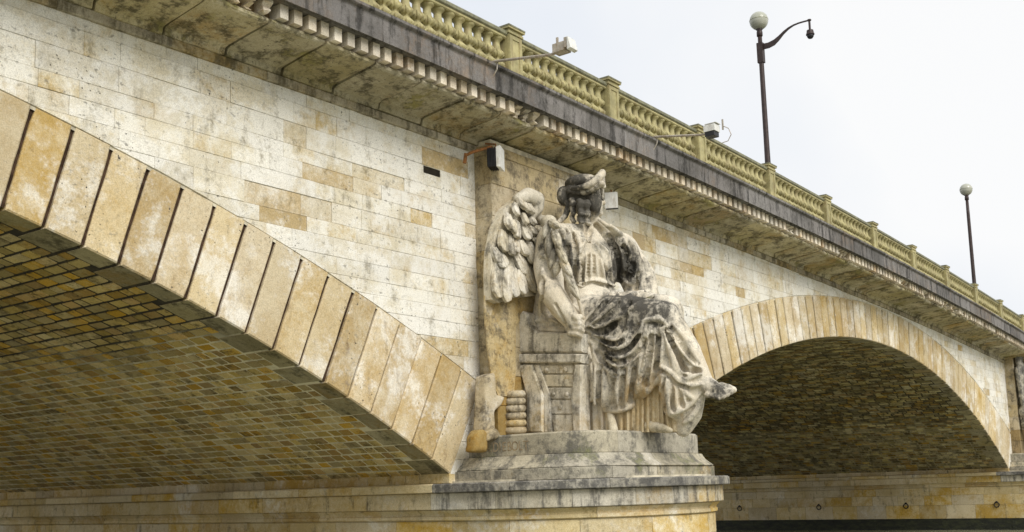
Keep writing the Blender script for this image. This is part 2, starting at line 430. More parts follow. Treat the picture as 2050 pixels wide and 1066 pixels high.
for ai, xc in enumerate(ARCH):
    # backing shell of the vault
    a = Acc(); N = 64
    for i in range(N):
        t0, t1 = -TH_MAX + 2 * TH_MAX * i / N, -TH_MAX + 2 * TH_MAX * (i + 1) / N
        r = RI + 0.006
        a.add([on_arch(xc, t0, r, 0.12), on_arch(xc, t1, r, 0.12), on_arch(xc, t1, r, WIDTH), on_arch(xc, t0, r, WIDTH)], [(0, 1, 2, 3)])
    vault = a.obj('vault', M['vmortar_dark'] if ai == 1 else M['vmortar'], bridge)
    # ring backing seen in the open joints between voussoirs
    a = Acc()
    for i in range(N):
        t0, t1 = -TH_MAX + 2 * TH_MAX * i / N, -TH_MAX + 2 * TH_MAX * (i + 1) / N
        e0, e1 = extrados(xc, t0), extrados(xc, t1)
        a.add([on_arch(xc, t0, RI + 0.03, 0.05), on_arch(xc, t1, RI + 0.03, 0.05), on_arch(xc, t1, e1, 0.05), on_arch(xc, t0, e0, 0.05)], [(0, 1, 2, 3)])
    a.obj('ring_joint', M['joint'], vault)
    rest = Acc()
    depth_of = {}
    for k in range(-32, 32):
        t0, t1 = k * PITCH, (k + 1) * PITCH
        dep = 0.66 if k % 2 else 0.44
        depth_of[k] = dep
        wj = (0.052 if ai == 0 else 0.068) if -27 < k < 27 else 0.022
        e0, e1 = extrados(xc, t0), extrados(xc, t1)
        rr = random.uniform(-0.010, 0.010); b = 0.020; NR = 7
        tl = [(random.uniform(-1, 1), random.uniform(-1, 1)) for _ in range(NR + 1)]
        vs_, fs_ = [], []
        for i in range(NR + 1):                       # rows from intrados to extrados, edges slightly chipped
            q = i / NR; r0_ = RI + (e0 - RI) * q; r1_ = RI + (e1 - RI) * q
            ja, jb = 0.006 * tl[i][0] ** 3 + wj / 2 + (0.012 if i in (0, NR) and random.random() < 0.35 else 0), -0.006 * tl[i][1] ** 3 - wj / 2 - (0.012 if i in (0, NR) and random.random() < 0.35 else 0)
            end = (b if i == 0 else (-b - 0.004 if i == NR else 0))
            for (tt, rad_, y) in ((t0 + ja / RI, r0_, dep), (t0 + ja / RI, r0_, b + rr), (t0 + (ja + b) / RI, r0_ + end, rr + 0.004 * tl[i][1]), (t1 + (jb - b) / RI, r1_ + end, rr + 0.004 * tl[i][0]), (t1 + jb / RI, r1_, b + rr), (t1 + jb / RI, r1_, dep)):
                vs_.append(on_arch(xc, tt, rad_ + (-0.004 if i == NR else 0), y))
        for i in range(NR):
            for j in range(6):
                j2 = (j + 1) % 6
                fs_.append((i * 6 + j, i * 6 + j2, i * 6 + 6 + j2, i * 6 + 6 + j))
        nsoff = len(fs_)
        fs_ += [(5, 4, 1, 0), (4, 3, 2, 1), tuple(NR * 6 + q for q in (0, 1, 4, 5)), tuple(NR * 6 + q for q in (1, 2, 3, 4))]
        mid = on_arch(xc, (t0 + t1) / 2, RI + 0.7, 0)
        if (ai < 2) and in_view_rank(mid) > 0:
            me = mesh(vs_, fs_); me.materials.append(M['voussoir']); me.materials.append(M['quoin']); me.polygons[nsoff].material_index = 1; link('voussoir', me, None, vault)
        else: rest.add(vs_, fs_)
    if rest.v:
        o = rest.obj('voussoir_row', M['voussoir'], vault); o['kind'] = 'stuff'
    # rubble stones of the vault
    cand = []; COURSE = PITCH * 2 / 5
    ncou = int(round(2 * TH_MAX / COURSE))
    if ai == 0: lo = ncou // 2 + 8
    elif ai == 1: lo = 0
    else: lo = ncou
    for c in range(lo, ncou):
        t0 = -TH_MAX + c * COURSE; t1 = t0 + COURSE
        k = math.floor(((t0 + t1) / 2) / PITCH + 1e-6)
        y = depth_of.get(k, 0.6) + 0.012
        while y < WIDTH - 0.05:
            L = random.choice((0.20, 0.25, 0.3, 0.36, 0.23)) * random.uniform(0.85, 1.15)
            if ai == 1: L *= 1.6
            y1 = min(y + L, WIDTH)
            gt, gy = 0.019 / RI * random.uniform(0.7, 1.4), 0.016 * random.uniform(0.6, 1.4)
            dr = random.uniform(-0.012, 0.014)
            cor = [(t0 + gt, y + gy), (t1 - gt, y + gy), (t1 - gt, y1 - gy), (t0 + gt, y1 - gy)]
            cor = [(t + random.uniform(-0.006, 0.006) / RI, yy + random.uniform(-0.01, 0.01)) for t, yy in cor]
            ct = sum(q[0] for q in cor) / 4; cyy = sum(q[1] for q in cor) / 4
            vs_ = [on_arch(xc, t, RI + 0.04, yy) for t, yy in cor] + [on_arch(xc, ct + (t - ct) * 0.88, RI - dr * 0.6 - 0.006, cyy + (yy - cyy) * 0.92) for t, yy in cor]
            fs_ = [(0, 1, 5, 4), (1, 2, 6, 5), (2, 3, 7, 6), (3, 0, 4, 7), (4, 5, 6, 7)]
            mid = on_arch(xc, ct, RI, cyy)
            cand.append((in_view_rank(mid) * (1.0 if ai == 0 else 0.9), vs_, fs_))
            y = y1
    cand.sort(key=lambda q: -q[0])
    npick = (220, 80, 0)[ai]
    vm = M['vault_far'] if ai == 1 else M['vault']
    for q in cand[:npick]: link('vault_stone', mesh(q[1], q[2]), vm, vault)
    rest = Acc()
    for q in cand[npick:]: rest.add(q[1], q[2])
    if rest.v:
        o = rest.obj('vault_rubble', vm, vault); o['kind'] = 'stuff'

# ------------------------------------------------------------------ spandrel walls
def ext_z(xc, x):
    d = RO * RO - (x - xc) ** 2
    return ZCO + math.sqrt(d) if d > 0 else -99
rnd = random.Random(21)
def px_of(p):
    d = p - CAM_POS; z = max(0.1, d.dot(CAM_F)); return (1025 + FPX * d.dot(CAM_R) / z, 683 - FPX * d.dot(CAM_U) / z)
WORN = [(540, 425, 55, 40), (700, 362, 60, 22), (858, 430, 25, 12), (790, 460, 15, 12), (825, 502, 28, 14), (740, 380, 35, 12), (630, 430, 25, 15), (1330, 475, 60, 22), (1370, 540, 35, 30), (60, 165, 50, 22), (870, 322, 30, 14), (905, 700, 30, 40), (1300, 560, 25, 20)]
courses = [ZS]
while courses[-1] < ZM + 0.1:
    courses.append(courses[-1] + rnd.uniform(0.23, 0.36))
T_E = extrados(0, TH_MAX)
XE, ZE = T_E * math.sin(TH_MAX), ZC + T_E * math.cos(TH_MAX)      # top of the skewback, from the arch centre
VENT = (-1.43, -0.98, 8.69, 8.82)
for ai, xc in enumerate(ARCH):
    x_lo, x_hi = xc - HALF - GAP, xc + HALF + GAP
    a = Acc(); N = 60
    pts_b = []; pts_t = []
    for i in range(N + 1):
        x = x_lo + (x_hi - x_lo) * i / N; dx = abs(x - xc)
        if dx <= XE: zb = ext_z(xc, x)
        else: zb = ZS + (dx - HALF) / (XE - HALF) * (ZE - ZS) if dx < XE else ZS
        if dx > XE: zb = ZS
        pts_b.append((x, 0.02, zb - 0.05)); pts_t.append((x, 0.02, ZM + 0.3 + camb(x)))
    a.add(pts_b + pts_t, [(i, i + 1, N + 1 + i + 1, N + 1 + i) for i in range(N)])
    wall = a.obj('spandrel_wall', M['mortar'], bridge)
    rest = Acc(); nblk = 0
    for ci in range(len(courses) - 1):
        z0, z1 = courses[ci], courses[ci + 1]
        x = x_lo - rnd.uniform(0, 0.6)
        while x < x_hi:
            x1 = x + rnd.choice((0.5, 0.65, 0.85, 1.0, 1.25)) * rnd.uniform(0.9, 1.12)
            g = 0.0016
            xa, xb = max(x, x_lo) + g, min(x1, x_hi) - g
            x = x1
            if xb - xa < 0.05: continue
            pieces = []
            for (za, zb) in ((z0, min(z1, ZE)), (max(z0, ZE), z1)):
                if zb - za < 0.02: continue
                poly = [(xa, za + g), (xb, za + g), (xb, zb - g), (xa, zb - g)]
                if zb <= ZE + 1e-6:          # beside the skewback
                    if (xa + xb) / 2 > xc: poly = clip(poly, (xc + XE, ZE), (xc + HALF, ZS))
                    else: poly = clip(poly, (xc - HALF, ZS), (xc - XE, ZE))
                    if not poly: continue
                    # never over the ring
                    if (xa + xb) / 2 > xc: poly = [q for q in poly]
                else:
                    ea, eb = ext_z(xc, xa), ext_z(xc, xb)
                    poly = clip(poly, (xa, ea + 0.004), (xb, eb + 0.004))
                if len(poly) >= 3:
                    poly = clip(poly, (xb, ZM + camb(xb) + 0.02), (xa, ZM + camb(xa) + 0.02))
                if len(poly) >= 3 and area(poly) > 0.004: pieces.append(poly)
            if len(pieces) == 2 and abs(z0 - ZE) > 1 and abs(z1 - ZE) > 1: pieces = pieces[-1:]
            for poly in pieces:
                todo = [poly]
                if ai == 0 and any(q[0] > VENT[0] - 0.02 and q[0] < VENT[1] + 0.02 for q in poly) or (ai == 0 and xa < VENT[0] and xb > VENT[1]):
                    if z0 < VENT[3] and z1 > VENT[2]:
                        v0, v1, v2, v3 = VENT
                        todo = [clip(poly, (v0, 20), (v0, 0)) if False else clip(poly, (v0, 0), (v0, 20)),
                                clip(poly, (v1, 20), (v1, 0)),
                                clip(clip(clip(poly, (v0, 20), (v0, 0)), (v1, 0), (v1, 20)), (20, v2), (-20, v2)),
                                clip(clip(clip(poly, (v0, 20), (v0, 0)), (v1, 0), (v1, 20)), (-20, v3), (20, v3))]
                for pl in todo:
                    if len(pl) < 3 or area(pl) < 0.003: continue
                    vs_, fs_ = prism(pl, lambda u, v, d: (u, -d, v), 0.10, 0.0045, 0.006)
                    cu = sum(q[0] for q in pl) / len(pl); cv = sum(q[1] for q in pl) / len(pl)
                    pr = px_of(Vector((cu, 0, cv)))
                    worn = any(abs(pr[0] - q[0]) < q[2] and abs(pr[1] - q[1]) < q[3] for q in WORN) or rnd.random() < 0.02
                    wm = M['worn'] if worn else M['wall']
                    if worn: vs_ = [(q[0], q[1] + (0.007 if q[1] < 0.05 else 0), q[2]) for q in vs_]
                    if ai < 2 and nblk < 300 and in_view_rank(Vector((cu, 0, cv))) > 0:
                        link('stone_block', mesh(vs_, fs_), wm, wall); nblk += 1
                    else: rest.add(vs_, fs_)
    if rest.v:
        o = rest.obj('stone_course', M['wall'], wall); o['kind'] = 'stuff'
    if ai == 0:
        a = Acc(); a.box(VENT[0], VENT[1], 0.012, 0.015, VENT[2], VENT[3]); a.obj('drain_hole', M['hole'], wall)

# ------------------------------------------------------------------ piers
PCX = PW / 2; NOSE_Y = -0.7
def outline(R, back=WIDTH):
    """plan of a pier from the back of its near side round the nose to the back of the other side: (dx, y, arc);
    R is the radius of a round nose, or (half width, projection, squareness)"""
    ra, rb, sq = R if isinstance(R, tuple) else (R, R, 2.0)
    pts = []
    nst = 40
    for i in range(nst + 1): pts.append((-ra, back + (NOSE_Y - back) * i / nst))
    na = 64
    sp = lambda v: math.copysign(abs(v) ** (2 / sq), v)
    for i in range(1, na + 1):
        t = PI + PI * i / na; pts.append((ra * sp(math.cos(t)), NOSE_Y + rb * sp(math.sin(t))))
    for i in range(1, nst + 1): pts.append((ra, NOSE_Y + (back - NOSE_Y) * i / nst))
    out = [(pts[0][0], pts[0][1], 0.0)]
    for p, q in zip(pts, pts[1:]): out.append((q[0], q[1], out[-1][2] + math.hypot(q[0] - p[0], q[1] - p[1])))
    return out
def along(ol, s):
    lo, hi = 0, len(ol) - 1
    while hi - lo > 1:
        md = (lo + hi) // 2
        if ol[md][2] <= s: lo = md
        else: hi = md
    a, b = ol[lo], ol[hi]; t = (s - a[2]) / max(1e-9, b[2] - a[2])
    x = a[0] + (b[0] - a[0]) * t; y = a[1] + (b[1] - a[1]) * t
    tx, ty = b[0] - a[0], b[1] - a[1]; l = math.hypot(tx, ty)
    return x, y, ty / l, -tx / l            # outward normal is to the right of travel, reversed below
def course_stones(cx, R, z0, z1, length, name, mat, parent, far, profile=None, ch=0.008, s0=None, s1=None, gap=0.004, cap=300, side_mat=None):
    """one course of a pier: each stone follows the plan; profile is a list of (outward, z fraction)"""
    ol = outline(R); total = ol[-1][2]
    s = (s0 or 0.0); s_end = s1 or total
    rest = Acc(); cnt = 0
    while s < s_end - 0.05:
        L = length * random.uniform(0.8, 1.25); e = min(s + L, s_end)
        if s_end - e < 0.3: e = s_end
        straight = (along(ol, s)[1] > NOSE_Y + 0.02 and along(ol, e)[1] > NOSE_Y + 0.02)
        ns = 1 if straight else max(2, int((e - s) / 0.12))
        prof = profile or [(0.0, 0.0), (0.0, 1.0)]
        h = z1 - z0
        ring = [(-0.35, 0.0)] + [(prof[0][0] - ch, 0.0), (prof[0][0], ch / h)] + prof[1:-1] + [(prof[-1][0], 1 - ch / h), (prof[-1][0] - ch, 1.0)] + [(-0.35, 1.0)]
        jit = random.uniform(-0.004, 0.004)
        vs_, fs_ = [], []; m_ = len(ring)
        for i in range(ns + 1):
            ss = s + gap + (e - s - 2 * gap) * i / ns
            x, y, nx, ny = along(ol, ss); n2 = along(ol, max(0, ss - 0.06)); n3 = along(ol, min(total, ss + 0.06))
            nv = Vector((n2[2] + n3[2] + nx, n2[3] + n3[3] + ny)).normalized(); nx, ny = nv.x, nv.y
            for d, zf in ring:
                vs_.append((cx + x + (d + jit) * nx, y + (d + jit) * ny, z0 + h * zf))
        for i in range(ns):
            for j in range(m_ - 1):
                fs_.append((i * m_ + j, (i + 1) * m_ + j, (i + 1) * m_ + j + 1, i * m_ + j + 1))
        fs_.append(tuple(reversed(range(m_)))); fs_.append(tuple(ns * m_ + j for j in range(m_)))
        x, y, nx, ny = along(ol, (s + e) / 2)
        vis = in_view_rank(Vector((cx + x, y, (z0 + z1) / 2))) > 0 and (x < 1.3 or y < NOSE_Y) and not (far and y < 0 and x > 0)
        if vis and cnt < cap:
            link(name, mesh(vs_, fs_), (side_mat if side_mat and y > 0.3 else mat), parent); cnt += 1
        else: rest.add(vs_, fs_)
        s = e
    if rest.v:
        o = rest.obj(name + '_row', mat, parent); o['kind'] = 'stuff'
piers = {}
for pname, px_ in PIER_X.items():
    far = pname == 'far'; cx = px_ + PCX
    R = HALF and (PW / 2 + GAP) 
    core = Acc(); ol = outline(R - 0.05)
    vs_ = [(cx + x, y, z) for z in (-1.0, 3.25) for x, y, s in ol]; n = len(ol)
    core.add(vs_, [(i, i + 1, n + i + 1, n + i) for i in range(n - 1)] + [tuple(n + i for i in range(n))])
    pier = core.obj('pier', M['mortar'], bridge); piers[pname] = pier
    course_stones(cx, R, -0.4, 1.12, 2.0, 'algae_stone', M['algae'], pier, far, [(0.02, 0.0), (0.0, 1.0)])
    course_stones(cx, R, 1.124, 1.755, 1.35, 'stone_block', M['pier'], pier, far)
    course_stones(cx, R, 1.76, 2.205, 1.2, 'stone_block', M['pier'], pier, far)
    course_stones(cx, R, 2.21, 2.56, 1.3, 'stone_block', M['pier'], pier, far)
    course_stones(cx, R, 2.565, 2.76, 1.5, 'moulding_stone', M['pier'], pier, far,
                  [(0.0, 0.0), (0.045, 0.12), (0.045, 0.40), (0.02, 0.46), (0.03, 0.62), (0.085, 0.9), (0.09, 1.0)])
    course_stones(cx, R, 2.764, 3.055, 1.25, 'ledge_stone', M['ledge'], pier, far, [(0.16, 0.0), (0.16, 1.0)], 0.012, side_mat=M['pier'])
    course_stones(cx, R, 3.059, 3.215, 1.6, 'ledge_stone', M['lip'], pier, far, [(0.285, 0.0), (0.285, 0.86), (0.265, 1.0)], 0.012, side_mat=M['pier'])
    # springer course under the vault, both sides
    for sgn in (-1, 1):
        y = 0.0; rest = Acc()
        while y < WIDTH:
            y1 = min(WIDTH, y + random.uniform(0.8, 1.5))
            xa = cx + sgn * (R - 0.3); xb = cx + sgn * (R + 0.03 + random.uniform(-0.006, 0.006))
            vs2, fs2 = prism([(y + 0.005, 3.219), (y1 - 0.005, 3.219), (y1 - 0.005, ZS + 0.03), (y + 0.005, ZS + 0.03)],
                             lambda u, v, d, xb=xb, sgn=sgn: (xb + sgn * d, u, v), 0.3, 0.01)
            if sgn == -1: link('springer_stone', mesh(vs2, fs2), M['pier'], pier)
            else: rest.add(vs2, fs2)
            y = y1
        if rest.v:
            o = rest.obj('springer_row', M['pier'], pier); o['kind'] = 'stuff'
    # stepped base of the sculpture
    def tier(rr, z0, z1, prof, name, mat, length=1.5):
        o_ = outline(rr); s_a = WIDTH - 0.02 ; tot = o_[-1][2]
        course_stones(cx, rr, z0, z1, length, name, mat, pier, far, prof, 0.01, s_a, tot - s_a)
        fill = Acc(); q = [p for p in o_ if p[1] <= 0.02]
        n_ = len(q); fill.add([(cx + p[0] * 0.99, p[1] + 0.02, z1 - 0.006) for p in q], [tuple(range(n_))])
        fill.obj('plinth_top', mat, pier)
    tier((2.55, 2.20, 4.5), 3.219, 3.415, [(0.0, 0.0), (0.0, 1.0)], 'plinth_step', M['plinth'])
    tier((2.30, 2.04, 4.5), 3.419, 3.65, [(0.20, 0.0), (0.19, 0.12), (0.13, 0.30), (0.06, 0.55), (0.02, 0.8), (0.0, 1.0)], 'plinth_moulding', M['plinth'], 2.1)
    tier((2.15, 1.97, 5.0), 3.654, 4.03, [(0.0, 0.0), (0.0, 0.92), (-0.02, 1.0)], 'plinth_block', M['plinth'], 2.6)

    # pilaster above the base
    a = Acc(); a.box(px_ + 0.03, px_ + PW - 0.03, -0.37, 0.3, 3.3, ZM + 0.2); pil = a.obj('pilaster', M['mortar'], bridge)
    zz = 4.034; pc = 0
    while zz < ZM + 0.08:
        h = random.uniform(0.5, 0.68); z1 = min(zz + h, ZM + 0.1)
        xx = px_
        while xx < px_ + PW - 0.01:
            x1 = xx + random.uniform(0.8, 1.3)
            if px_ + PW - x1 < 0.5: x1 = px_ + PW
            jit = random.uniform(-0.003, 0.003); gg = 0.003
            b = Acc(); x_a = xx + (0 if xx == px_ else gg); x_b = x1 - (0 if x1 == px_ + PW else gg)
            c_ = 0.01
            y0 = -0.40 + jit
            b.add([(x_a, 0.1, zz + gg), (x_b, 0.1, zz + gg), (x_b, 0.1, z1 - gg), (x_a, 0.1, z1 - gg),
                   (x_a, y0 + c_, zz + gg), (x_b, y0 + c_, zz + gg), (x_b, y0 + c_, z1 - gg), (x_a, y0 + c_, z1 - gg),
                   (x_a + c_, y0, zz + gg + c_), (x_b - c_, y0, zz + gg + c_), (x_b - c_, y0, z1 - gg - c_), (x_a + c_, y0, z1 - gg - c_)],
                  [(0, 1, 5, 4), (1, 2, 6, 5), (2, 3, 7, 6), (3, 0, 4, 7), (4, 5, 9, 8), (5, 6, 10, 9), (6, 7, 11, 10), (7, 4, 8, 11), (8, 9, 10, 11)])
            b.obj('stone_block', M['anchor'] if z1 < 5.4 and xx < px_ + 1 else M['pilaster'], pil)
            xx = x1
        zz = z1

# iron mooring rings on the far pier
for y in (13.44, 9.1, 4.76, 0.65):
    a = Acc(); xx = SPAN + PCX - (PW / 2 + GAP) - 0.03
    a.tube([(xx, y + 0.11 * math.cos(t * PI / 8), 1.73 + 0.11 * math.sin(t * PI / 8)) for t in range(17)], 0.022, 6, False)
    a.lathe([(0.05, -0.02), (0.06, 0.0), (0.03, 0.04)], 8, (xx + 0.01, y, 1.86))
    a.obj('mooring_ring', M['black'], piers['far'])

# ------------------------------------------------------------------ cornice
X0, X1 = -24.0, 62.0
def strip(prof, mat, name, parent, x0, x1, seg, gap=0.006, ind=True, lo=-11.0, hi=46.0, wob=0.0):
    """a moulded course of stones of length seg; prof is a closed (y, z) outline"""
    rest = Acc(); x = x0; n = len(prof)
    while x < x1 - 0.01:
        e = min(x1, x + seg * (1 if wob == 0 else random.uniform(1 - wob, 1 + wob)))
        dy, dz = random.uniform(-0.006, 0.006), random.uniform(-0.005, 0.005)
        vs_ = []
        for xx in (x + gap, e - gap):
            for (yy, z) in prof: vs_.append((xx, yy + dy, z + dz + camb(xx)))
        fs_ = [(i, (i + 1) % n, n + (i + 1) % n, n + i) for i in range(n)] + [tuple(reversed(range(n))), tuple(range(n, 2 * n))]
        if ind and lo < (x + e) / 2 < hi: link(name, mesh(vs_, fs_), mat, parent)
        else: rest.add(vs_, fs_)
        x = e
    if rest.v:
        o = rest.obj(name + '_row', mat, parent); o['kind'] = 'stuff'
a = Acc()
N = 80
for i in range(N):
    x0 = X0 + (X1 - X0) * i / N; x1 = X0 + (X1 - X0) * (i + 1) / N
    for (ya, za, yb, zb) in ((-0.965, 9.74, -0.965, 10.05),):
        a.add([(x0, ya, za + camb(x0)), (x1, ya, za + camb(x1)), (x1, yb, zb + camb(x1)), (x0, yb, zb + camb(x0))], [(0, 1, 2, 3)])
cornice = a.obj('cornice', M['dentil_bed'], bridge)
strip([(0.1, ZM), (-0.045, ZM), (-0.06, ZM + 0.02), (-0.06, 9.50), (0.1, 9.50)], M['band'], 'string_course_stone', cornice, X0, X1, 1.7, 0.003, wob=0.2)
SLAB = 1.06
XS = -5.82 - SLAB * 17
# corbelled slabs with a worn lower edge
rest = Acc(); x = XS
while x < X1:
    e = x + SLAB; nz = 5
    dz = random.uniform(-0.015, 0.015); lip = random.uniform(-0.03, 0.02); g0, g1 = random.uniform(0.010, 0.032), random.uniform(0.010, 0.032)
    prof = [(0.05, 9.503), (-0.09, 9.503), (-0.115, 9.58), (-0.19, 9.605), (-0.62, 9.655), (-0.93, 9.685), (-1.03 + lip, 9.70), (-1.06 + lip, 9.725), (-1.06 + lip, 9.765), (-1.04, 9.80), (0.05, 9.80)]
    n = len(prof); vs_ = []
    nx_ = 8
    for i in range(nx_ + 1):
        xx = x + g0 + (SLAB - g0 - g1) * i / nx_
        for j, (yy, z) in enumerate(prof):
            edge = 0.022 if i in (0, nx_) and 2 <= j <= 7 else 0.0
            r_ = noise.noise(Vector((xx * 3.1, yy * 3, 7.7))) * (0.035 if j in (6, 7, 8) else 0.012)
            vs_.append((xx, yy + r_ * (1 if j in (6, 7, 8) else 0), z + dz + edge + r_ + camb(xx)))
    fs_ = [(i * n + j, i * n + (j + 1) % n, (i + 1) * n + (j + 1) % n, (i + 1) * n + j) for i in range(nx_) for j in range(n)]
    fs_ += [tuple(reversed(range(n))), tuple(range(nx_ * n, nx_ * n + n))]
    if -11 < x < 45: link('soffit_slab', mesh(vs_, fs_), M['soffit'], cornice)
    else: rest.add(vs_, fs_)
    x = e
o = rest.obj('soffit_row', M['soffit'], cornice); o['kind'] = 'stuff'
# dentils, some of them broken
DP = SLAB / 4; DX0 = -6.203
def dentil_mesh(broken):
    a = Acc(); a.box(-0.075, 0.075, -0.15, 0.10, -0.21, 0.0)
    if broken:
        rr = random.Random(broken)
        a = Acc(); rows = 6
        for i in range(rows + 1):
            z = -0.21 + 0.21 * i / rows
            k = 1.0 if i > rows - 2 else rr.uniform(0.1, 0.95)
            xl = -0.075 + (0 if i > 3 else rr.uniform(0, 0.07)); xr = 0.075 - (0 if i > 3 else rr.uniform(0, 0.07))
            a.v += [(xl, 0.10, z), (xr, 0.10, z), (xr, -0.15 * k, z + rr.uniform(-0.01, 0.01)), (xl, -0.15 * k * rr.uniform(0.6, 1), z)]
        for i in range(rows):
            for j in range(4):
                a.f.append((i * 4 + j, i * 4 + (j + 1) % 4, i * 4 + 4 + (j + 1) % 4, i * 4 + 4 + j))
        a.f.append((3, 2, 1, 0))
    me = mesh(a.v, a.f); me.materials.append(M['dentil']); return me
DENT = [dentil_mesh(0)] + [dentil_mesh(i) for i in range(1, 9)]
rest = Acc(); i = 0; x = DX0 - DP * 60
run = 0
while x < X1:
    if run > 0: run -= 1; me = DENT[random.randint(1, 8)]
    else:
        me = DENT[0]
        if random.random() < (0.09 if x < 8 else 0.15): run = random.randint(1, 3)
    loc = Vector((x + random.uniform(-0.008, 0.008), -1.045 + random.uniform(-0.012, 0.012), 10.0 + camb(x)))
    if -9 < x < 44.5: link('dentil', me, None, cornice, loc)
    else: rest.add([Vector(v.co) + loc for v in me.vertices], [tuple(p.vertices) for p in me.polygons])
    x += DP
o = rest.obj('dentil_row', M['dentil'], cornice); o['kind'] = 'stuff'
FAS = [(-0.7, 9.995), (-1.24, 9.995), (-1.26, 10.02), (-1.30, 10.02), (-1.315, 9.99), (-1.335, 9.99), (-1.335, 10.34), (-1.345, 10.36), (-1.385, 10.385), (-1.40, 10.40), (-1.40, 10.445), (-1.38, 10.455), (-0.9, 10.475), (-0.7, 10.475)]
strip(FAS, M['fascia'], 'fascia_stone', cornice, X0, X1, 1.45, 0.003, wob=0.12)
a = Acc()
for i in range(N):
    x0 = X0 + (X1 - X0) * i / N; x1 = X0 + (X1 - X0) * (i + 1) / N
    a.add([(x0, -0.72, 10.47 + camb(x0)), (x1, -0.72, 10.47 + camb(x1)), (x1, WIDTH + 0.9, 10.47 + camb(x1)), (x0, WIDTH + 0.9, 10.47 + camb(x0))], [(0, 1, 2, 3)])
    a.add([(x0, 0.3, 9.5 + camb(x0)), (x1, 0.3, 9.5 + camb(x1)), (x1, WIDTH, 9.5 + camb(x1)), (x0, WIDTH, 9.5 + camb(x0))], [(3, 2, 1, 0)])
a.obj('deck', M['deck'], bridge)

# ------------------------------------------------------------------ balustrade
POSTS = [0.08 - 3.954 * k for k in (5, 4, 3, 2, 1)] + [0.08] + [3.49 + 3.954 * k for k in range(9)] + [39.08] + [42.49 + 3.954 * k for k in range(4)]
YB = -0.80
ZB = 10.47
a = Acc()
def barx(acc, prof, x0, x1, nseg):
    n = len(prof)
    o = len(acc.v)
    for i in range(nseg + 1):
        x = x0 + (x1 - x0) * i / nseg
        acc.v += [(x, YB + y, z + camb(x)) for y, z in prof]
    for i in range(nseg):
        for j in range(n):
            acc.f.append((o + i * n + j, o + i * n + (j + 1) % n, o + (i + 1) * n + (j + 1) % n, o + (i + 1) * n + j))
RAILP = [(-0.15, 11.38), (-0.17, 11.40), (-0.17, 11.45), (-0.15, 11.475), (0.15, 11.475), (0.17, 11.45), (0.17, 11.40), (0.15, 11.38)]
UNDER = [(-0.12, 11.32), (-0.14, 11.34), (-0.14, 11.379), (0.14, 11.379), (0.14, 11.34), (0.12, 11.32)]
BASEP = [(-0.16, 10.465), (-0.16, 10.49), (-0.13, 10.51), (0.13, 10.51), (0.16, 10.49), (0.16, 10.465)]
barx(a, UNDER, POSTS[0], POSTS[-1], 60); barx(a, BASEP, POSTS[0], POSTS[-1], 60)
balus = a.obj('balustrade', M['paint'], bridge)
a = Acc(); barx(a, RAILP, POSTS[0], POSTS[-1], 60); a.obj('handrail', M['rail'], balus)
def post_mesh():
    a = Acc(); w_ = 0.20
    def tierp(h, z0, z1):
        a.box(-h, h, -h * 0.95, h * 0.95, z0, z1)
    tierp(0.225, 0.0, 0.16); tierp(0.20, 0.16, 0.96)
    # raised frame of the recessed panel on the river face and the side faces
    for s in (-1, 1):
        a.box(s * 0.145 - 0.04, s * 0.145 + 0.04, -0.205, -0.185, 0.2, 0.93)
        a.box(s * 0.185 if s > 0 else -0.205, 0.205 if s > 0 else -0.185, -0.17, -0.10, 0.2, 0.93)
    a.box(-0.106, 0.106, -0.206, -0.184, 0.2, 0.27); a.box(-0.106, 0.106, -0.206, -0.184, 0.86, 0.93)
    tierp(0.225, 0.96, 1.00); tierp(0.21, 1.00, 1.045); tierp(0.25, 1.045, 1.08)
    me = mesh(a.v, a.f); me.materials.append(M['paint']); return me
PM = post_mesh()
cap = Acc(); cap.box(-0.255, 0.255, -0.245, 0.245, 0.0, 0.03)
cap.add([(-0.255, -0.245, 0.03), (0.255, -0.245, 0.03), (0.255, 0.245, 0.03), (-0.255, 0.245, 0.03), (0, 0, 0.055)], [(0, 1, 4), (1, 2, 4), (2, 3, 4), (3, 0, 4)])
CM = mesh(cap.v, cap.f); CM.materials.append(M['rail'])
bal = Acc()
bal_k = 0.93
bal.lathe([(0.14, 0.0), (0.15, 0.08), (0.14, 0.12), (0.095, 0.165), (0.070, 0.195), (0.095, 0.225), (0.142, 0.27), (0.15, 0.30), (0.142, 0.335), (0.10, 0.375),
           (0.070, 0.405), (0.095, 0.435), (0.142, 0.47), (0.145, 0.505), (0.112, 0.55), (0.086, 0.61), (0.074, 0.69), (0.074, 0.745), (0.105, 0.775), (0.132, 0.80), (0.135, 0.83)], 12, sy=0.95)
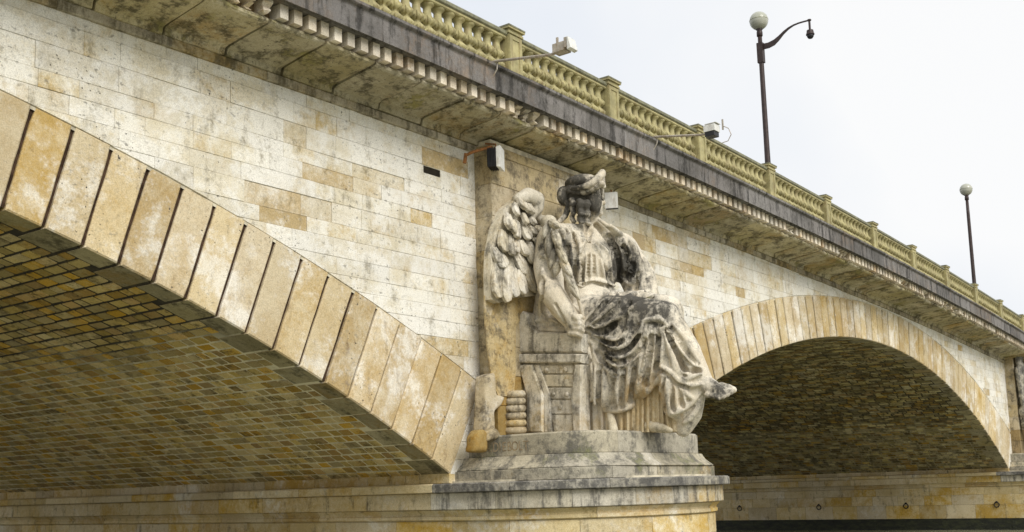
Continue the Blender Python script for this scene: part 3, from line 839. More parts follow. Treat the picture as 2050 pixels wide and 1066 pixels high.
# carved leaves on the belly give the broken texture
for k in range(8):
    t = 2 * PI * k / 8
    for (za, zb_, ro) in ((0.0, 0.15, 0.128), (0.215, 0.385, 0.132), (0.43, 0.60, 0.122)):
        bal.tube([(ro * 0.75 * math.cos(t), ro * 0.72 * math.sin(t), za), (ro * 1.15 * math.cos(t + .2), ro * 1.1 * math.sin(t + .2), za * 0.6 + zb_ * 0.4), (ro * 0.65 * math.cos(t), ro * 0.62 * math.sin(t), zb_)], [0.014, 0.034, 0.006], 5)
BM = mesh(bal.v, bal.f, True); BM.materials.append(M['paint'])
rest = Acc()
for i, x in enumerate(POSTS):
    if -6 < x < 44:
        p_ = link('post', PM, None, balus, (x, YB, ZB + camb(x))); c_ = link('post_cap', CM, None, balus, (x, YB, ZB + 1.082 + camb(x)))
    else:
        for me in (PM,): rest.add([Vector(v.co) + Vector((x, YB, ZB + camb(x))) for v in me.vertices], [tuple(p.vertices) for p in me.polygons])
    if i + 1 < len(POSTS):
        L = POSTS[i + 1] - x - 0.42; nb = 11 if L < 3.0 else 13
        for k in range(nb):
            xx = x + 0.21 + L * (k + 0.5) / nb
            loc = (xx, YB, 10.505 + camb(xx))
            if -6 < xx < 43: link('baluster', BM, None, balus, loc)
            else: rest.add([Vector(v.co) + Vector(loc) for v in BM.vertices], [tuple(p.vertices) for p in BM.polygons])
o = rest.obj('baluster_row', M['paint'], balus); o['kind'] = 'stuff'

# ------------------------------------------------------------------ lamp posts, signal lights, floodlights
def lamp(x, label, with_arm):
    root = empty('lamp_post', (x, -0.50, 10.475 + camb(x)))
    tag(root, label, 'lamp post', 'lamp posts on the bridge')
    H = 5.27
    a = Acc(); a.lathe([(0.16, 0), (0.16, 0.3), (0.10, 0.4), (0.085, 0.9), (0.075, 2.2), (0.068, H - 0.75), (0.06, H - 0.12)], 14)
    a.obj('pole', M['pole'], root, True)
    a = Acc(); a.lathe([(0.06, H - 0.13), (0.085, H - 0.11), (0.085, H + 0.0), (0.07, H + 0.05), (0.10, H + 0.09), (0.06, H + 0.12)], 14); a.obj('collar', M['pole'], root, True)
    a = Acc(); R_ = 0.262; cz = H + 0.34
    a.lathe([(R_ * math.sin(t * PI / 24), cz - R_ * math.cos(t * PI / 24)) for t in range(2, 24)] + [(0.01, cz + R_)], 28)
    gl = a.obj('globe', M['globe'], root, True)
    a = Acc(); a.lathe([(R_ * 0.995, cz + 0.0), (R_ * 1.012, cz + 0.004), (R_ * 1.012, cz + 0.016), (R_ * 0.995, cz + 0.02)], 28); a.obj('globe_seam', M['rail'], gl)
    if with_arm:
        b = Acc(); pts = []; rad = []
        top = []
        # a flat swan-neck bracket reaching out over the river
        prof = [(0.05, -0.36, -0.52), (0.25, -0.37, -0.53), (0.42, -0.33, -0.49), (0.56, -0.26, -0.39), (0.70, -0.17, -0.26), (0.85, -0.10, -0.16), (1.00, -0.06, -0.10), (1.15, -0.045, -0.08), (1.30, -0.045, -0.08), (1.42, -0.05, -0.085), (1.46, -0.07, -0.11)]
        for (yy, zt, zb) in prof:
            b.v += [(-0.018, -yy, H + zt), (0.018, -yy, H + zt), (0.018, -yy, H + zb), (-0.018, -yy, H + zb)]
        n_ = len(prof)
        for i in range(n_ - 1):
            for j in range(4): b.f.append((i * 4 + j, i * 4 + (j + 1) % 4, i * 4 + 4 + (j + 1) % 4, i * 4 + 4 + j))
        b.f += [(3, 2, 1, 0), tuple((n_ - 1) * 4 + j for j in range(4))]
        b.box(-0.078, 0.078, -0.085, 0.085, H - 0.90, H - 0.32)
        arm = b.obj('bracket_arm', M['pole'], root)
        c = Acc(); c.lathe([(0.03, H - 0.36), (0.03, H - 0.1), (0.055, H - 0.08), (0.055, H - 0.05)], 10, (0, -1.46, 0))
        c.lathe([(0.03, H - 0.34), (0.09, H - 0.36), (0.10, H - 0.44), (0.115, H - 0.46), (0.115, H - 0.49)], 14, (0, -1.46, 0)); c.obj('camera_housing', M['pole'], arm)
        c = Acc(); c.lathe([(0.01, H - 0.60), (0.06, H - 0.585), (0.09, H - 0.54), (0.098, H - 0.49)], 14, (0, -1.46, 0)); c.obj('camera_dome', M['black'], arm, True)
    return root
lamp(12.32, 'nearer lamp post with white globe and swan neck arm carrying a dome camera', True)
lamp(32.95, 'farther lamp post with plain white globe and no arm', False)

def signal(x, label, kind):
    dn = -0.15
    root = empty('signal_light', (x, -1.38, 10.46 + camb(x))); tag(root, label, 'signal light', 'signal lights on arms below the balustrade')
    L = 1.30 if kind == 0 else 1.20
    a = Acc(); a.tube([(0, 0.25, 0.03), (0, 0.0, 0.03), (0, -L * 0.9, -0.17), (0, -L, -0.17)], 0.026, 8); a.obj('arm', M['grey'], root)
    a = Acc(); a.tube([(0.02, -0.03, 0.02), (0.0, -0.03, -0.12), (-0.02, 0.06, -0.26), (-0.02, 0.06, -0.44)], 0.014, 6); a.obj('cable', M['grey'], root)
    h = Acc()
    if kind == 0:
        h.box(-0.10, 0.10, -L - 0.22, -L + 0.02, -0.05, 0.10); h.box(-0.11, 0.11, -L - 0.27, -L - 0.22, -0.02, 0.15)
        h.box(-0.012, 0.012, -L - 0.04, -L + 0.0, 0.10, 0.24); h.box(0.05, 0.07, -L - 0.16, -L - 0.13, 0.10, 0.21)
        h.obj('housing', M['grey'], root).location.z = dn
        g = Acc(); g.add([(-0.11, -L - 0.30, 0.15), (0.11, -L - 0.30, 0.15), (0.11, -L - 0.35, -0.05), (-0.11, -L - 0.35, -0.05), (-0.11, -L - 0.28, 0.15), (0.11, -L - 0.28, 0.15), (0.11, -L - 0.28, -0.07), (-0.11, -L - 0.28, -0.07)],
              [(0, 1, 2, 3), (4, 7, 6, 5), (0, 4, 5, 1), (1, 5, 6, 2), (2, 6, 7, 3), (3, 7, 4, 0)]); g.obj('visor', M['whitebox'], root).location.z = dn
    else:
        h.box(-0.12, 0.12, -L - 0.25, -L + 0.0, -0.02, 0.12); h.box(-0.11, 0.11, -L - 0.28, -L - 0.02, 0.14, 0.15); h.obj('housing', M['whitebox'], root).location.z = dn
        g = Acc(); g.box(-0.11, 0.11, -L - 0.23, -L - 0.02, -0.12, -0.022); g.obj('lens_box', M['black'], root).location.z = dn
        c = Acc(); c.box(0.1, 0.13, -L - 0.34, -L - 0.31, 0.02, 0.24)
        c.tube([(0.12, -L - 0.33, 0.1), (0.12, -L - 0.45, 0.02), (0.12, -L - 0.50, -0.12), (0.12, -L - 0.42, -0.24), (0.1, -L - 0.30, -0.26)], 0.009, 5); c.obj('lead', M['grey'], root).location.z = dn
signal(-1.05, 'signal light on a long thin arm, nearer one, left of the winged statue', 0)
signal(4.49, 'white boxed signal light on a thin arm, farther one, before the third post', 1)

def flood(loc, rz, label):
    root = empty('floodlight', loc); root.rotation_euler.z = rz; tag(root, label, 'floodlight', 'floodlights at the pilaster corners')
    a = Acc(); a.add([(-.17, -.02, -.17), (.17, -.02, -.17), (.17, -.02, .20), (-.17, -.02, .20), (-.17, -.10, -.19), (.17, -.10, -.19), (.17, -.10, .22), (-.17, -.10, .22)],
                     [(3, 2, 1, 0), (4, 5, 6, 7), (0, 1, 5, 4), (1, 2, 6, 5), (2, 3, 7, 6), (3, 0, 4, 7)]); a.obj('faceplate', M['whitebox'], root)
    a = Acc(); a.box(-.14, .14, -.019, 0.16, -.15, .18)
    for k in range(5): a.box(-.16, .16, 0.01 + k * .03, 0.02 + k * .03, -.17, .20)
    a.obj('housing', M['black'], root)
    a = Acc(); a.tube([(0, 0.02, .18), (0, 0.02, .3), (0, 0.22, .33)], 0.018, 6); a.obj('bracket', M['rust'], root)
    return root
fl = flood((-0.02, -0.56, 9.12), math.radians(25), 'white faced floodlight with black back above the left edge of the wing')
a = Acc(); a.tube([(-0.36, 0.53, 0.02), (-0.34, 0.38, 0.08), (-0.1, 0.12, 0.22), (0.0, 0.1, 0.26)], 0.028, 6); a.tube([(-0.36, 0.53, -0.12), (-0.36, 0.5, 0.06)], 0.035, 6); a.obj('wall_arm', M['rust'], fl)
flood((4.02, -0.50, 9.12), math.radians(-62), 'white floodlight fixed behind and right of the statue head').scale = (0.8, 0.8, 0.85)

# ------------------------------------------------------------------ the seated winged statue
from mathutils.bvhtree import BVHTree
import bmesh
def ray_of(u, v):
    """direction from the viewpoint through a spot of the measured picture (2050 x 1066)"""
    return (CAM_R * ((u - 1025) / FPX) - CAM_U * ((v - 683) / FPX) + CAM_F)
def atX(u, v, x):
    d = ray_of(u, v); return CAM_POS + d * ((x - CAM_POS.x) / d.x)
def atY(u, v, y):
    d = ray_of(u, v); return CAM_POS + d * ((y - CAM_POS.y) / d.y)
def statue_mat():
    s = NT('sooty_statue_limestone'); P = s.pos()
    g = s.n('NewGeometry')
    big = s.noise(P, 1.5, 4, 0.65, 0.5); fine = s.noise(P, 16, 5, 0.7); med = s.noise(P, 4.0, 5, 0.7, 0.6); st = s.noise(s.pos((4, 4, 0.7)), 1.8, 4, 0.65, 0.4)
    def blob(p, r):
        d = s.n('VectorMath', operation='DISTANCE'); s.l(g.outputs['Position'], d.inputs[0]); d.inputs[1].default_value = p
        return s.ramp(d.outputs['Value'], r, 0.0, 0.0, 1.0)
    col = s.mix(s.ramp(big, 0.36, 0.62), (0.82, 0.755, 0.625), (0.66, 0.585, 0.45))
    # soot cloud: lap, knees, head and the cloak are blackest
    soot = s.math('MULTIPLY', blob(atX(1265, 625, 1.35), 1.15), 0.31)
    soot = s.math('SUBTRACT', soot, s.math('MULTIPLY', blob(atX(1187, 545, 1.35), 0.5), 0.30))
    soot = s.math('SUBTRACT', soot, s.math('MULTIPLY', blob(atX(1120, 615, 0.6), 0.45), 0.25))
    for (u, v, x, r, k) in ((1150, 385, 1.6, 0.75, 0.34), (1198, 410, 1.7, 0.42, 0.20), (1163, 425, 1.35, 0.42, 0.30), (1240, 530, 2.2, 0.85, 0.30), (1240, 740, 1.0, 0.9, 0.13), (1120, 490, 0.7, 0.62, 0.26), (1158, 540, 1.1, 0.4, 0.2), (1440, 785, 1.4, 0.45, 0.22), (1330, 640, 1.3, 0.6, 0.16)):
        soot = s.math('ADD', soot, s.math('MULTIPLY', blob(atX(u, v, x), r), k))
    f = s.math('ADD', s.math('ADD', s.math('MULTIPLY', st, 0.5), s.math('MULTIPLY', med, 0.5)), s.math('MULTIPLY', s.math('SUBTRACT', fine, 0.5), 0.25))
    f = s.math('ADD', f, soot)
    fr = s.noise(P, 9.0, 6, 0.75, 0.3)
    f = s.math('ADD', f, s.math('MULTIPLY', s.math('SUBTRACT', fr, 0.5), 0.45))
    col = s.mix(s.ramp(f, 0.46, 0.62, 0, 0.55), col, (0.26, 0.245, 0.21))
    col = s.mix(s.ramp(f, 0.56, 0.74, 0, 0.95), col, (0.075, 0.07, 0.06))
    # iron staining low on the drapery
    och = s.math('ADD', s.math('MULTIPLY', blob(atX(1300, 800, 1.2), 1.3), 0.32), s.math('MULTIPLY', s.noise(s.pos((5, 5, 0.8)), 1.5, 4, 0.6), 0.6))
    col = s.mix(s.ramp(och, 0.46, 0.66, 0, 0.7), col, (0.52, 0.35, 0.14))
    ms = s.math('ADD', s.math('MULTIPLY', blob(atX(1310, 595, 1.7), 0.8), 0.35), s.math('MULTIPLY', med, 0.5))
    col = s.mix(s.ramp(ms, 0.45, 0.62, 0, 0.6), col, (0.17, 0.155, 0.05))
    col = s.mix(s.ramp(s.noise(P, 60, 2, 0.7), 0.35, 0.7, 0, 0.3), col, (0.06, 0.05, 0.04), 'MULTIPLY')
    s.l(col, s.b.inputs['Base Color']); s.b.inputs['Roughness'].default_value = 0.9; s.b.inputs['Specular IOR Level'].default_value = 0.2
    s.l(s.bump(s.math('ADD', s.math('MULTIPLY', fine, 0.7), s.math('ADD', med, fr)), 0.38, 0.03), s.b.inputs['Normal'])
    return s.m
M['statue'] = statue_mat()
M['statue_light'] = stone('pale_statue_limestone', (0.76, 0.70, 0.57), (0.60, 0.535, 0.40), (0.54, 0.39, 0.17), (0.11, 0.10, 0.08),
                    ochre_amt=0.46, soot_amt=0.66, streak=0.5, pits=0.5, tone=0.05, patch=1.4, block=0.05, bump=0.25, white=(0.85, 0.81, 0.72), white_amt=0.35)
M['underskirt'] = stone('ochre_stained_limestone', (0.70, 0.58, 0.35), (0.58, 0.42, 0.18), (0.52, 0.32, 0.09), (0.14, 0.11, 0.07),
                    ochre_amt=0.5, soot_amt=0.46, streak=0.9, pits=0.2, tone=0.0, patch=2.5, block=0.0, white=(0.80, 0.74, 0.61), white_amt=0.5)

class Shape(Acc):
    def ell(s, c, r, seg=20, rings=12, rot=None):
        vs, fs = [], []
        for i in range(rings + 1):
            t = PI * i / rings
            for k in range(seg):
                p = 2 * PI * k / seg
                q = Vector((r[0] * math.sin(t) * math.cos(p), r[1] * math.sin(t) * math.sin(p), -r[2] * math.cos(t)))
                if rot is not None: q = rot @ q
                vs.append(Vector(c) + q)
        for i in range(rings):
            for k in range(seg):
                k2 = (k + 1) % seg
                fs.append((i * seg + k, i * seg + k2, (i + 1) * seg + k2, (i + 1) * seg + k))
        s.add(vs, fs)
    def limb(s, pts, rad, seg=14):
        """round-ended tapered limb through points"""
        pts = [Vector(p) for p in pts]
        fine, rr = [], []
        for i in range(len(pts) - 1):
            m_ = 6
            for k in range(m_):
                t = k / m_; fine.append(pts[i].lerp(pts[i + 1], t)); rr.append(rad[i] + (rad[i + 1] - rad[i]) * t)
        fine.append(pts[-1]); rr.append(rad[-1])
        s.tube(fine, rr, seg)
        for p, r in zip(pts, rad): s.ell(p, (r, r, r), 14, 10)
def smooth_path(pts, n=5):
    pts = [Vector(p) for p in pts]; out = []
    for i in range(len(pts) - 1):
        p0 = pts[max(i - 1, 0)]; p1 = pts[i]; p2 = pts[i + 1]; p3 = pts[min(i + 2, len(pts) - 1)]
        for k in range(n):
            t = k / n
            out.append(0.5 * ((2 * p1) + (p2 - p0) * t + (2 * p0 - 5 * p1 + 4 * p2 - p3) * t * t + (3 * p1 - p0 - 3 * p2 + p3) * t ** 3))
    out.append(pts[-1]); return out
def remesh(acc, voxel, smooth_it=2, fac=0.5):
    me = mesh(acc.v, acc.f)
    ob = bpy.data.objects.new('tmp', me); COL.objects.link(ob)
    md = ob.modifiers.new('r', 'REMESH'); md.mode = 'VOXEL'; md.voxel_size = voxel
    if smooth_it:
        sm = ob.modifiers.new('s', 'SMOOTH'); sm.iterations = smooth_it; sm.factor = fac
    dg = bpy.context.evaluated_depsgraph_get()
    res = bpy.data.meshes.new_from_object(ob.evaluated_get(dg))
    bpy.data.objects.remove(ob); bpy.data.meshes.remove(me)
    return res
def as_acc(me):
    a = Acc(); a.v = [v.co.copy() for v in me.vertices]; a.f = [tuple(p.vertices) for p in me.polygons]; return a
def drape(bvh, pix, wpx, fallback_x, lift=0.0, n=6):
    """a fold: picture path dropped on the body's surface; returns points"""
    path = smooth_path([(u, v, 0) for u, v in pix], n); out = []; last = None
    for q in path:
        d = ray_of(q.x, q.y).normalized()
        hit = bvh.ray_cast(CAM_POS, d)
        if hit[0] is not None: p = hit[0]; last = p.x
        else: p = atX(q.x, q.y, last if last is not None else fallback_x)
        out.append(p - d * lift)
    # take out depth jumps
    for _ in range(3):
        for i in range(1, len(out) - 1): out[i] = (out[i - 1] + out[i] * 2 + out[i + 1]) / 4
    return out

SX = PW / 2                                                 # the figure sits on the pier's axis
statue = empty('winged_statue', (SX, -1.2, 4.03))
tag(statue, 'seated winged woman statue of sooty limestone leaning on a carved ship on the pier', 'statue')
def child(o):
    o.parent = statue; o.matrix_parent_inverse = Matrix.Translation((-SX, 1.2, -4.03)); return o

# --- rough body: trunk, head, limbs, seated and facing the river
B = Shape()
B.ell(atX(1180, 530, 1.80), (0.78, 0.48, 0.60)); B.ell(atX(1176, 590, 1.80), (0.66, 0.47, 0.55)); B.ell(atX(1170, 655, 1.80), (0.88, 0.60, 0.50))
B.limb([atX(1110, 480, 1.02), atX(1148, 472, 1.5), atX(1206, 480, 2.1), atX(1243, 497, 2.62)], [0.32, 0.24, 0.23, 0.31])
B.limb([atX(1176, 470, 1.9), atX(1178, 425, 1.9)], [0.20, 0.165])
# near arm, bare forearm and fist
B.limb([atX(1106, 482, 0.98), atX(1098, 535, 0.84), atX(1104, 586, 0.70)], [0.31, 0.29, 0.24])
B.limb([atX(1104, 586, 0.70), atX(1124, 616, 0.66), atX(1146, 646, 0.74)], [0.235, 0.225, 0.165])
# far arm
B.limb([atX(1247, 500, 2.66), atX(1288, 555, 2.86), atX(1297, 590, 2.8), atX(1285, 625, 2.5)], [0.31, 0.25, 0.22, 0.17])
# cloak over the far arm
B.limb([atX(1236, 500, 2.35), atX(1258, 545, 2.55), atX(1262, 575, 2.55)], [0.28, 0.26, 0.16])
# thighs and knees under the mantle
B.limb([atX(1185, 648, 1.35), atX(1262, 640, 1.36), atX(1328, 642, 1.40)], [0.54, 0.44, 0.36])
B.limb([atX(1195, 640, 2.25), atX(1270, 628, 2.28), atX(1332, 628, 2.30)], [0.50, 0.44, 0.36])
# right shin stretched forward, left shin down
B.limb([atX(1328, 645, 1.40), atX(1372, 705, 1.42), atX(1408, 762, 1.45)], [0.35, 0.28, 0.17])
B.limb([atX(1332, 640, 2.30), atX(1335, 740, 2.26), atX(1338, 838, 2.20)], [0.35, 0.32, 0.24])
# mantle hanging from lap and knee
B.limb([atX(1190, 690, 1.30), atX(1205, 750, 1.22), atX(1225, 800, 1.22)], [0.34, 0.36, 0.26])
B.limb([atX(1255, 690, 1.25), atX(1250, 750, 1.20), atX(1245, 795, 1.22)], [0.42, 0.38, 0.28])
B.limb([atX(1305, 670, 1.32), atX(1295, 730, 1.24), atX(1285, 770, 1.22)], [0.38, 0.32, 0.24])
B.ell(atX(1240, 730, 1.75), (0.75, 0.85, 0.75))
B.limb([atX(1345, 700, 1.36), atX(1352, 760, 1.34), atX(1352, 812, 1.34)], [0.30, 0.30, 0.24])
B.limb([atX(1385, 745, 1.40), atX(1382, 785, 1.42), atX(1365, 825, 1.45)], [0.24, 0.22, 0.18])
B.limb([atX(1400, 790, 1.5), atX(1388, 830, 1.5), atX(1368, 858, 1.5)], [0.12, 0.16, 0.16])
# cloth behind the near arm, down to the ship's rail
B.limb([atX(1100, 560, 1.15), atX(1085, 640, 1.15)], [0.22, 0.20])
B.limb([atX(1075, 655, 1.1), atX(1120, 655, 1.05)], [0.14, 0.22])
base = remesh(B, 0.05, 3)
bvh = BVHTree.FromPolygons([v.co for v in base.vertices], [tuple(p.vertices) for p in base.polygons])

# --- folds, each one a ridge of cloth lying on the body
def Z4(*p): return [(1080 + x * 0.2063, 560 + y * 0.2063) for x, y in p]
def Z5(*p): return [(1140 + x * 0.2064, 680 + y * 0.2064) for x, y in p]
def Z2(*p): return [(1080 + x * 0.2345, 330 + y * 0.2345) for x, y in p]
FOLDS = [
 (Z4((435, 500), (640, 335), (860, 165), (1010, 110)), 9), (Z4((440, 480), (560, 400), (700, 260), (770, 120)), 8), (Z4((420, 440), (500, 330), (600, 220), (680, 120)), 7),
 (Z4((450, 500), (700, 420), (900, 270), (1120, 150)), 8), (Z4((470, 510), (620, 555), (740, 600), (830, 540), (855, 440), (880, 330)), 8),
 (Z4((500, 550), (640, 640), (740, 665), (860, 620), (960, 520), (1010, 400)), 9), (Z4((520, 600), (650, 705), (760, 765), (870, 735), (965, 640), (1030, 480)), 9),
 (Z4((540, 660), (660, 775), (780, 840), (890, 790), (985, 670), (1050, 500)), 9), (Z4((530, 690), (600, 800), (690, 900), (770, 1010)), 8),
 (Z4((450, 540), (495, 700), (515, 850), (515, 990)), 9), (Z4((470, 560), (560, 750), (600, 900), (640, 1020)), 8), (Z4((430, 560), (435, 750), (425, 900), (415, 1030)), 9),
 (Z4((1070, 455), (1040, 650), (990, 850), (950, 1040)), 9), (Z4((1120, 465), (1115, 650), (1085, 850), (1060, 1010)), 8), (Z4((1175, 465), (1190, 650), (1170, 800), (1150, 880)), 9),
 (Z4((1200, 455), (1250, 620), (1300, 780), (1360, 890), (1500, 900)), 10), (Z4((1230, 440), (1330, 600), (1430, 740), (1545, 860)), 9), (Z4((1290, 430), (1400, 560), (1480, 700), (1560, 810)), 8),
 (Z4((960, 420), (1060, 390), (1180, 385), (1240, 450)), 8),
 (Z5((235, 670), (400, 695), (540, 672), (660, 592), (780, 475), (880, 372), (925, 300)), 10), (Z5((700, 90), (680, 350), (630, 570)), 8), (Z5((480, 280), (450, 430), (470, 640)), 8),
 (Z5((600, 150), (565, 400), (540, 640)), 8), (Z5((330, 300), (340, 480), (320, 660)), 9), (Z5((230, 200), (250, 400), (245, 640)), 9), (Z5((140, 100), (130, 280), (115, 440), (120, 500)), 9),
 (Z5((110, 490), (200, 505), (240, 560), (180, 600), (115, 670)), 8), (Z5((850, 262), (960, 300), (1050, 400), (1150, 445), (1290, 430)), 10), (Z5((1040, 330), (1120, 400), (1200, 350), (1290, 330)), 8),
 (Z5((925, 310), (890, 500), (880, 705)), 8), (Z5((940, 320), (950, 500), (965, 715)), 8), (Z5((955, 320), (1010, 480), (1045, 690)), 8), (Z5((970, 320), (1070, 500), (1135, 645)), 8), (Z5((1000, 350), (1130, 520), (1215, 590)), 7),
 (Z5((868, 712), (960, 722), (1060, 692), (1180, 622), (1275, 515)), 9), (Z5((1295, 550), (1235, 680), (1165, 770), (1095, 815)), 9),
 (Z5((820, 90), (840, 200), (850, 262)), 8), (Z5((960, 60), (1000, 200), (1050, 330), (1120, 300)), 9),
 # sleeve, neckline, tunic and cloak
 (Z2((150, 545), (110, 640), (190, 760), (235, 900)), 10), (Z2((205, 520), (262, 620), (280, 800), (272, 980)), 10), (Z2((250, 525), (322, 650), (338, 850), (330, 1010)), 10), (Z2((160, 520), (215, 600), (235, 700)), 10), (Z2((130, 580), (85, 700), (60, 800)), 9),
 (Z2((300, 560), (330, 620), (385, 640), (440, 645), (520, 755), (560, 860)), 6), (Z2((450, 440), (560, 530), (645, 650), (695, 790), (685, 1010)), 15), (Z2((500, 465), (620, 555), (720, 660), (770, 800), (745, 900), (700, 860)), 10),
 (Z2((600, 520), (740, 640), (812, 740), (835, 880), (790, 1010), (720, 985)), 14), (Z2((690, 800), (750, 925), (825, 880)), 8), (Z2((650, 700), (700, 840), (780, 930)), 7),
 (Z2((400, 760), (390, 900), (380, 1000)), 5), (Z2((440, 740), (440, 880), (435, 1000)), 5), (Z2((480, 760), (490, 900), (490, 1000)), 5), (Z2((520, 800), (540, 900), (560, 1010)), 6), (Z2((590, 760), (610, 900), (620, 1020)), 6),
 (Z2((350, 1020), (440, 990), (540, 1000), (650, 1040)), 9), (Z2((470, 650), (560, 720), (600, 800), (580, 900)), 6), (Z2((430, 640), (380, 660), (360, 740)), 5),
 (Z2((20, 880), (30, 960), (40, 1060)), 9), (Z2((0, 760), (60, 790), (160, 780)), 6),
 ([(1085, 600), (1088, 625), (1100, 648)], 8), ([(1068, 645), (1090, 640), (1118, 648)], 9), ([(1070, 662), (1100, 660), (1130, 664)], 8), ([(1096, 560), (1084, 600), (1082, 645)], 9),
]
F = as_acc(base)
SF = Shape(); SF.v, SF.f = F.v, F.f
for pix, wd in FOLDS:
    pts = drape(bvh, pix, wd, 1.3, 0.036)
    n_ = len(pts); r0 = wd / 2 / 100.0
    rad = [r0 * 1.12 * (0.45 + 0.75 * math.sin(PI * min(1, max(0, (i + 0.6) / n_)))) for i in range(n_)]
    SF.tube(pts, rad, 8)
SF.limb([atX(1099, 578, 0.60), atX(1110, 596, 0.54), atX(1128, 620, 0.54), atX(1146, 645, 0.64)], [0.215, 0.215, 0.19, 0.14])
# fist and fingers closing on the gathered cloth
hx = 0.70
SF.ell(atX(1150, 652, hx), (0.15, 0.17, 0.19))
for k, (u, v) in enumerate(((1160, 640), (1163, 650), (1163, 660), (1159, 670))):
    SF.limb([atX(u - 18, v - 2, hx - 0.10), atX(u - 3, v - 1, hx - 0.14), atX(u + 4, v + 4, hx - 0.02)], [0.05, 0.052, 0.042], 8)
SF.limb([atX(1140, 640, hx - 0.12), atX(1150, 634, hx - 0.16), atX(1162, 634, hx - 0.1)], [0.06, 0.055, 0.045], 8)
# bare foot with toes
SF.limb([atX(1405, 765, 1.45), atX(1425, 778, 1.44), atX(1442, 787, 1.44)], [0.17, 0.155, 0.12])
for k, (u, v, xx, r) in enumerate(((1468, 780, 1.60, 0.062), (1463, 785, 1.50, 0.05), (1456, 790, 1.42, 0.046), (1448, 794, 1.35, 0.043), (1439, 797, 1.29, 0.04))):
    SF.limb([atX(u - 24, v - 6, xx), atX(u - 9, v - 3, xx), atX(u, v + 1, xx)], [r * 1.25, r * 1.05, r], 8)
# head: skull, face turned to the river, nose, brow, lips, chin, ear
hc = atX(1171, 393, 1.86)
TURN = Matrix.Rotation(math.radians(62), 3, 'Z')               # she looks away along the river
hv = lambda x, y, z: hc + TURN @ Vector((x, y, z))
SF.ell(hc, (0.30, 0.36, 0.40), rot=TURN)
SF.ell(atX(1190, 404, 1.72), (0.15, 0.14, 0.24))
SF.limb([atX(1190, 425, 1.8), atX(1184, 446, 1.84), atX(1184, 468, 1.8)], [0.11, 0.10, 0.12])
SF.ell(hv(0, -0.17, -0.13), (0.20, 0.19, 0.27), rot=TURN)
SF.limb([hv(0, -0.35, 0.05), hv(0, -0.41, -0.10)], [0.032, 0.048], 8)
SF.ell(hv(0, -0.335, -0.20), (0.075, 0.04, 0.022), rot=TURN); SF.ell(hv(0, -0.33, -0.235), (0.065, 0.04, 0.022), rot=TURN)
SF.ell(hv(0, -0.29, -0.32), (0.09, 0.08, 0.07), rot=TURN)
for sg in (-1, 1):
    SF.limb([hv(sg * 0.03, -0.36, 0.05), hv(sg * 0.17, -0.29, 0.045)], [0.03, 0.025], 8)
    SF.ell(hv(sg * 0.09, -0.325, -0.01), (0.045, 0.03, 0.022), rot=TURN)
    SF.ell(hv(sg * 0.295, -0.02, -0.08), (0.04, 0.07, 0.09), rot=TURN)
body = remesh(SF, 0.019, 1, 0.35)
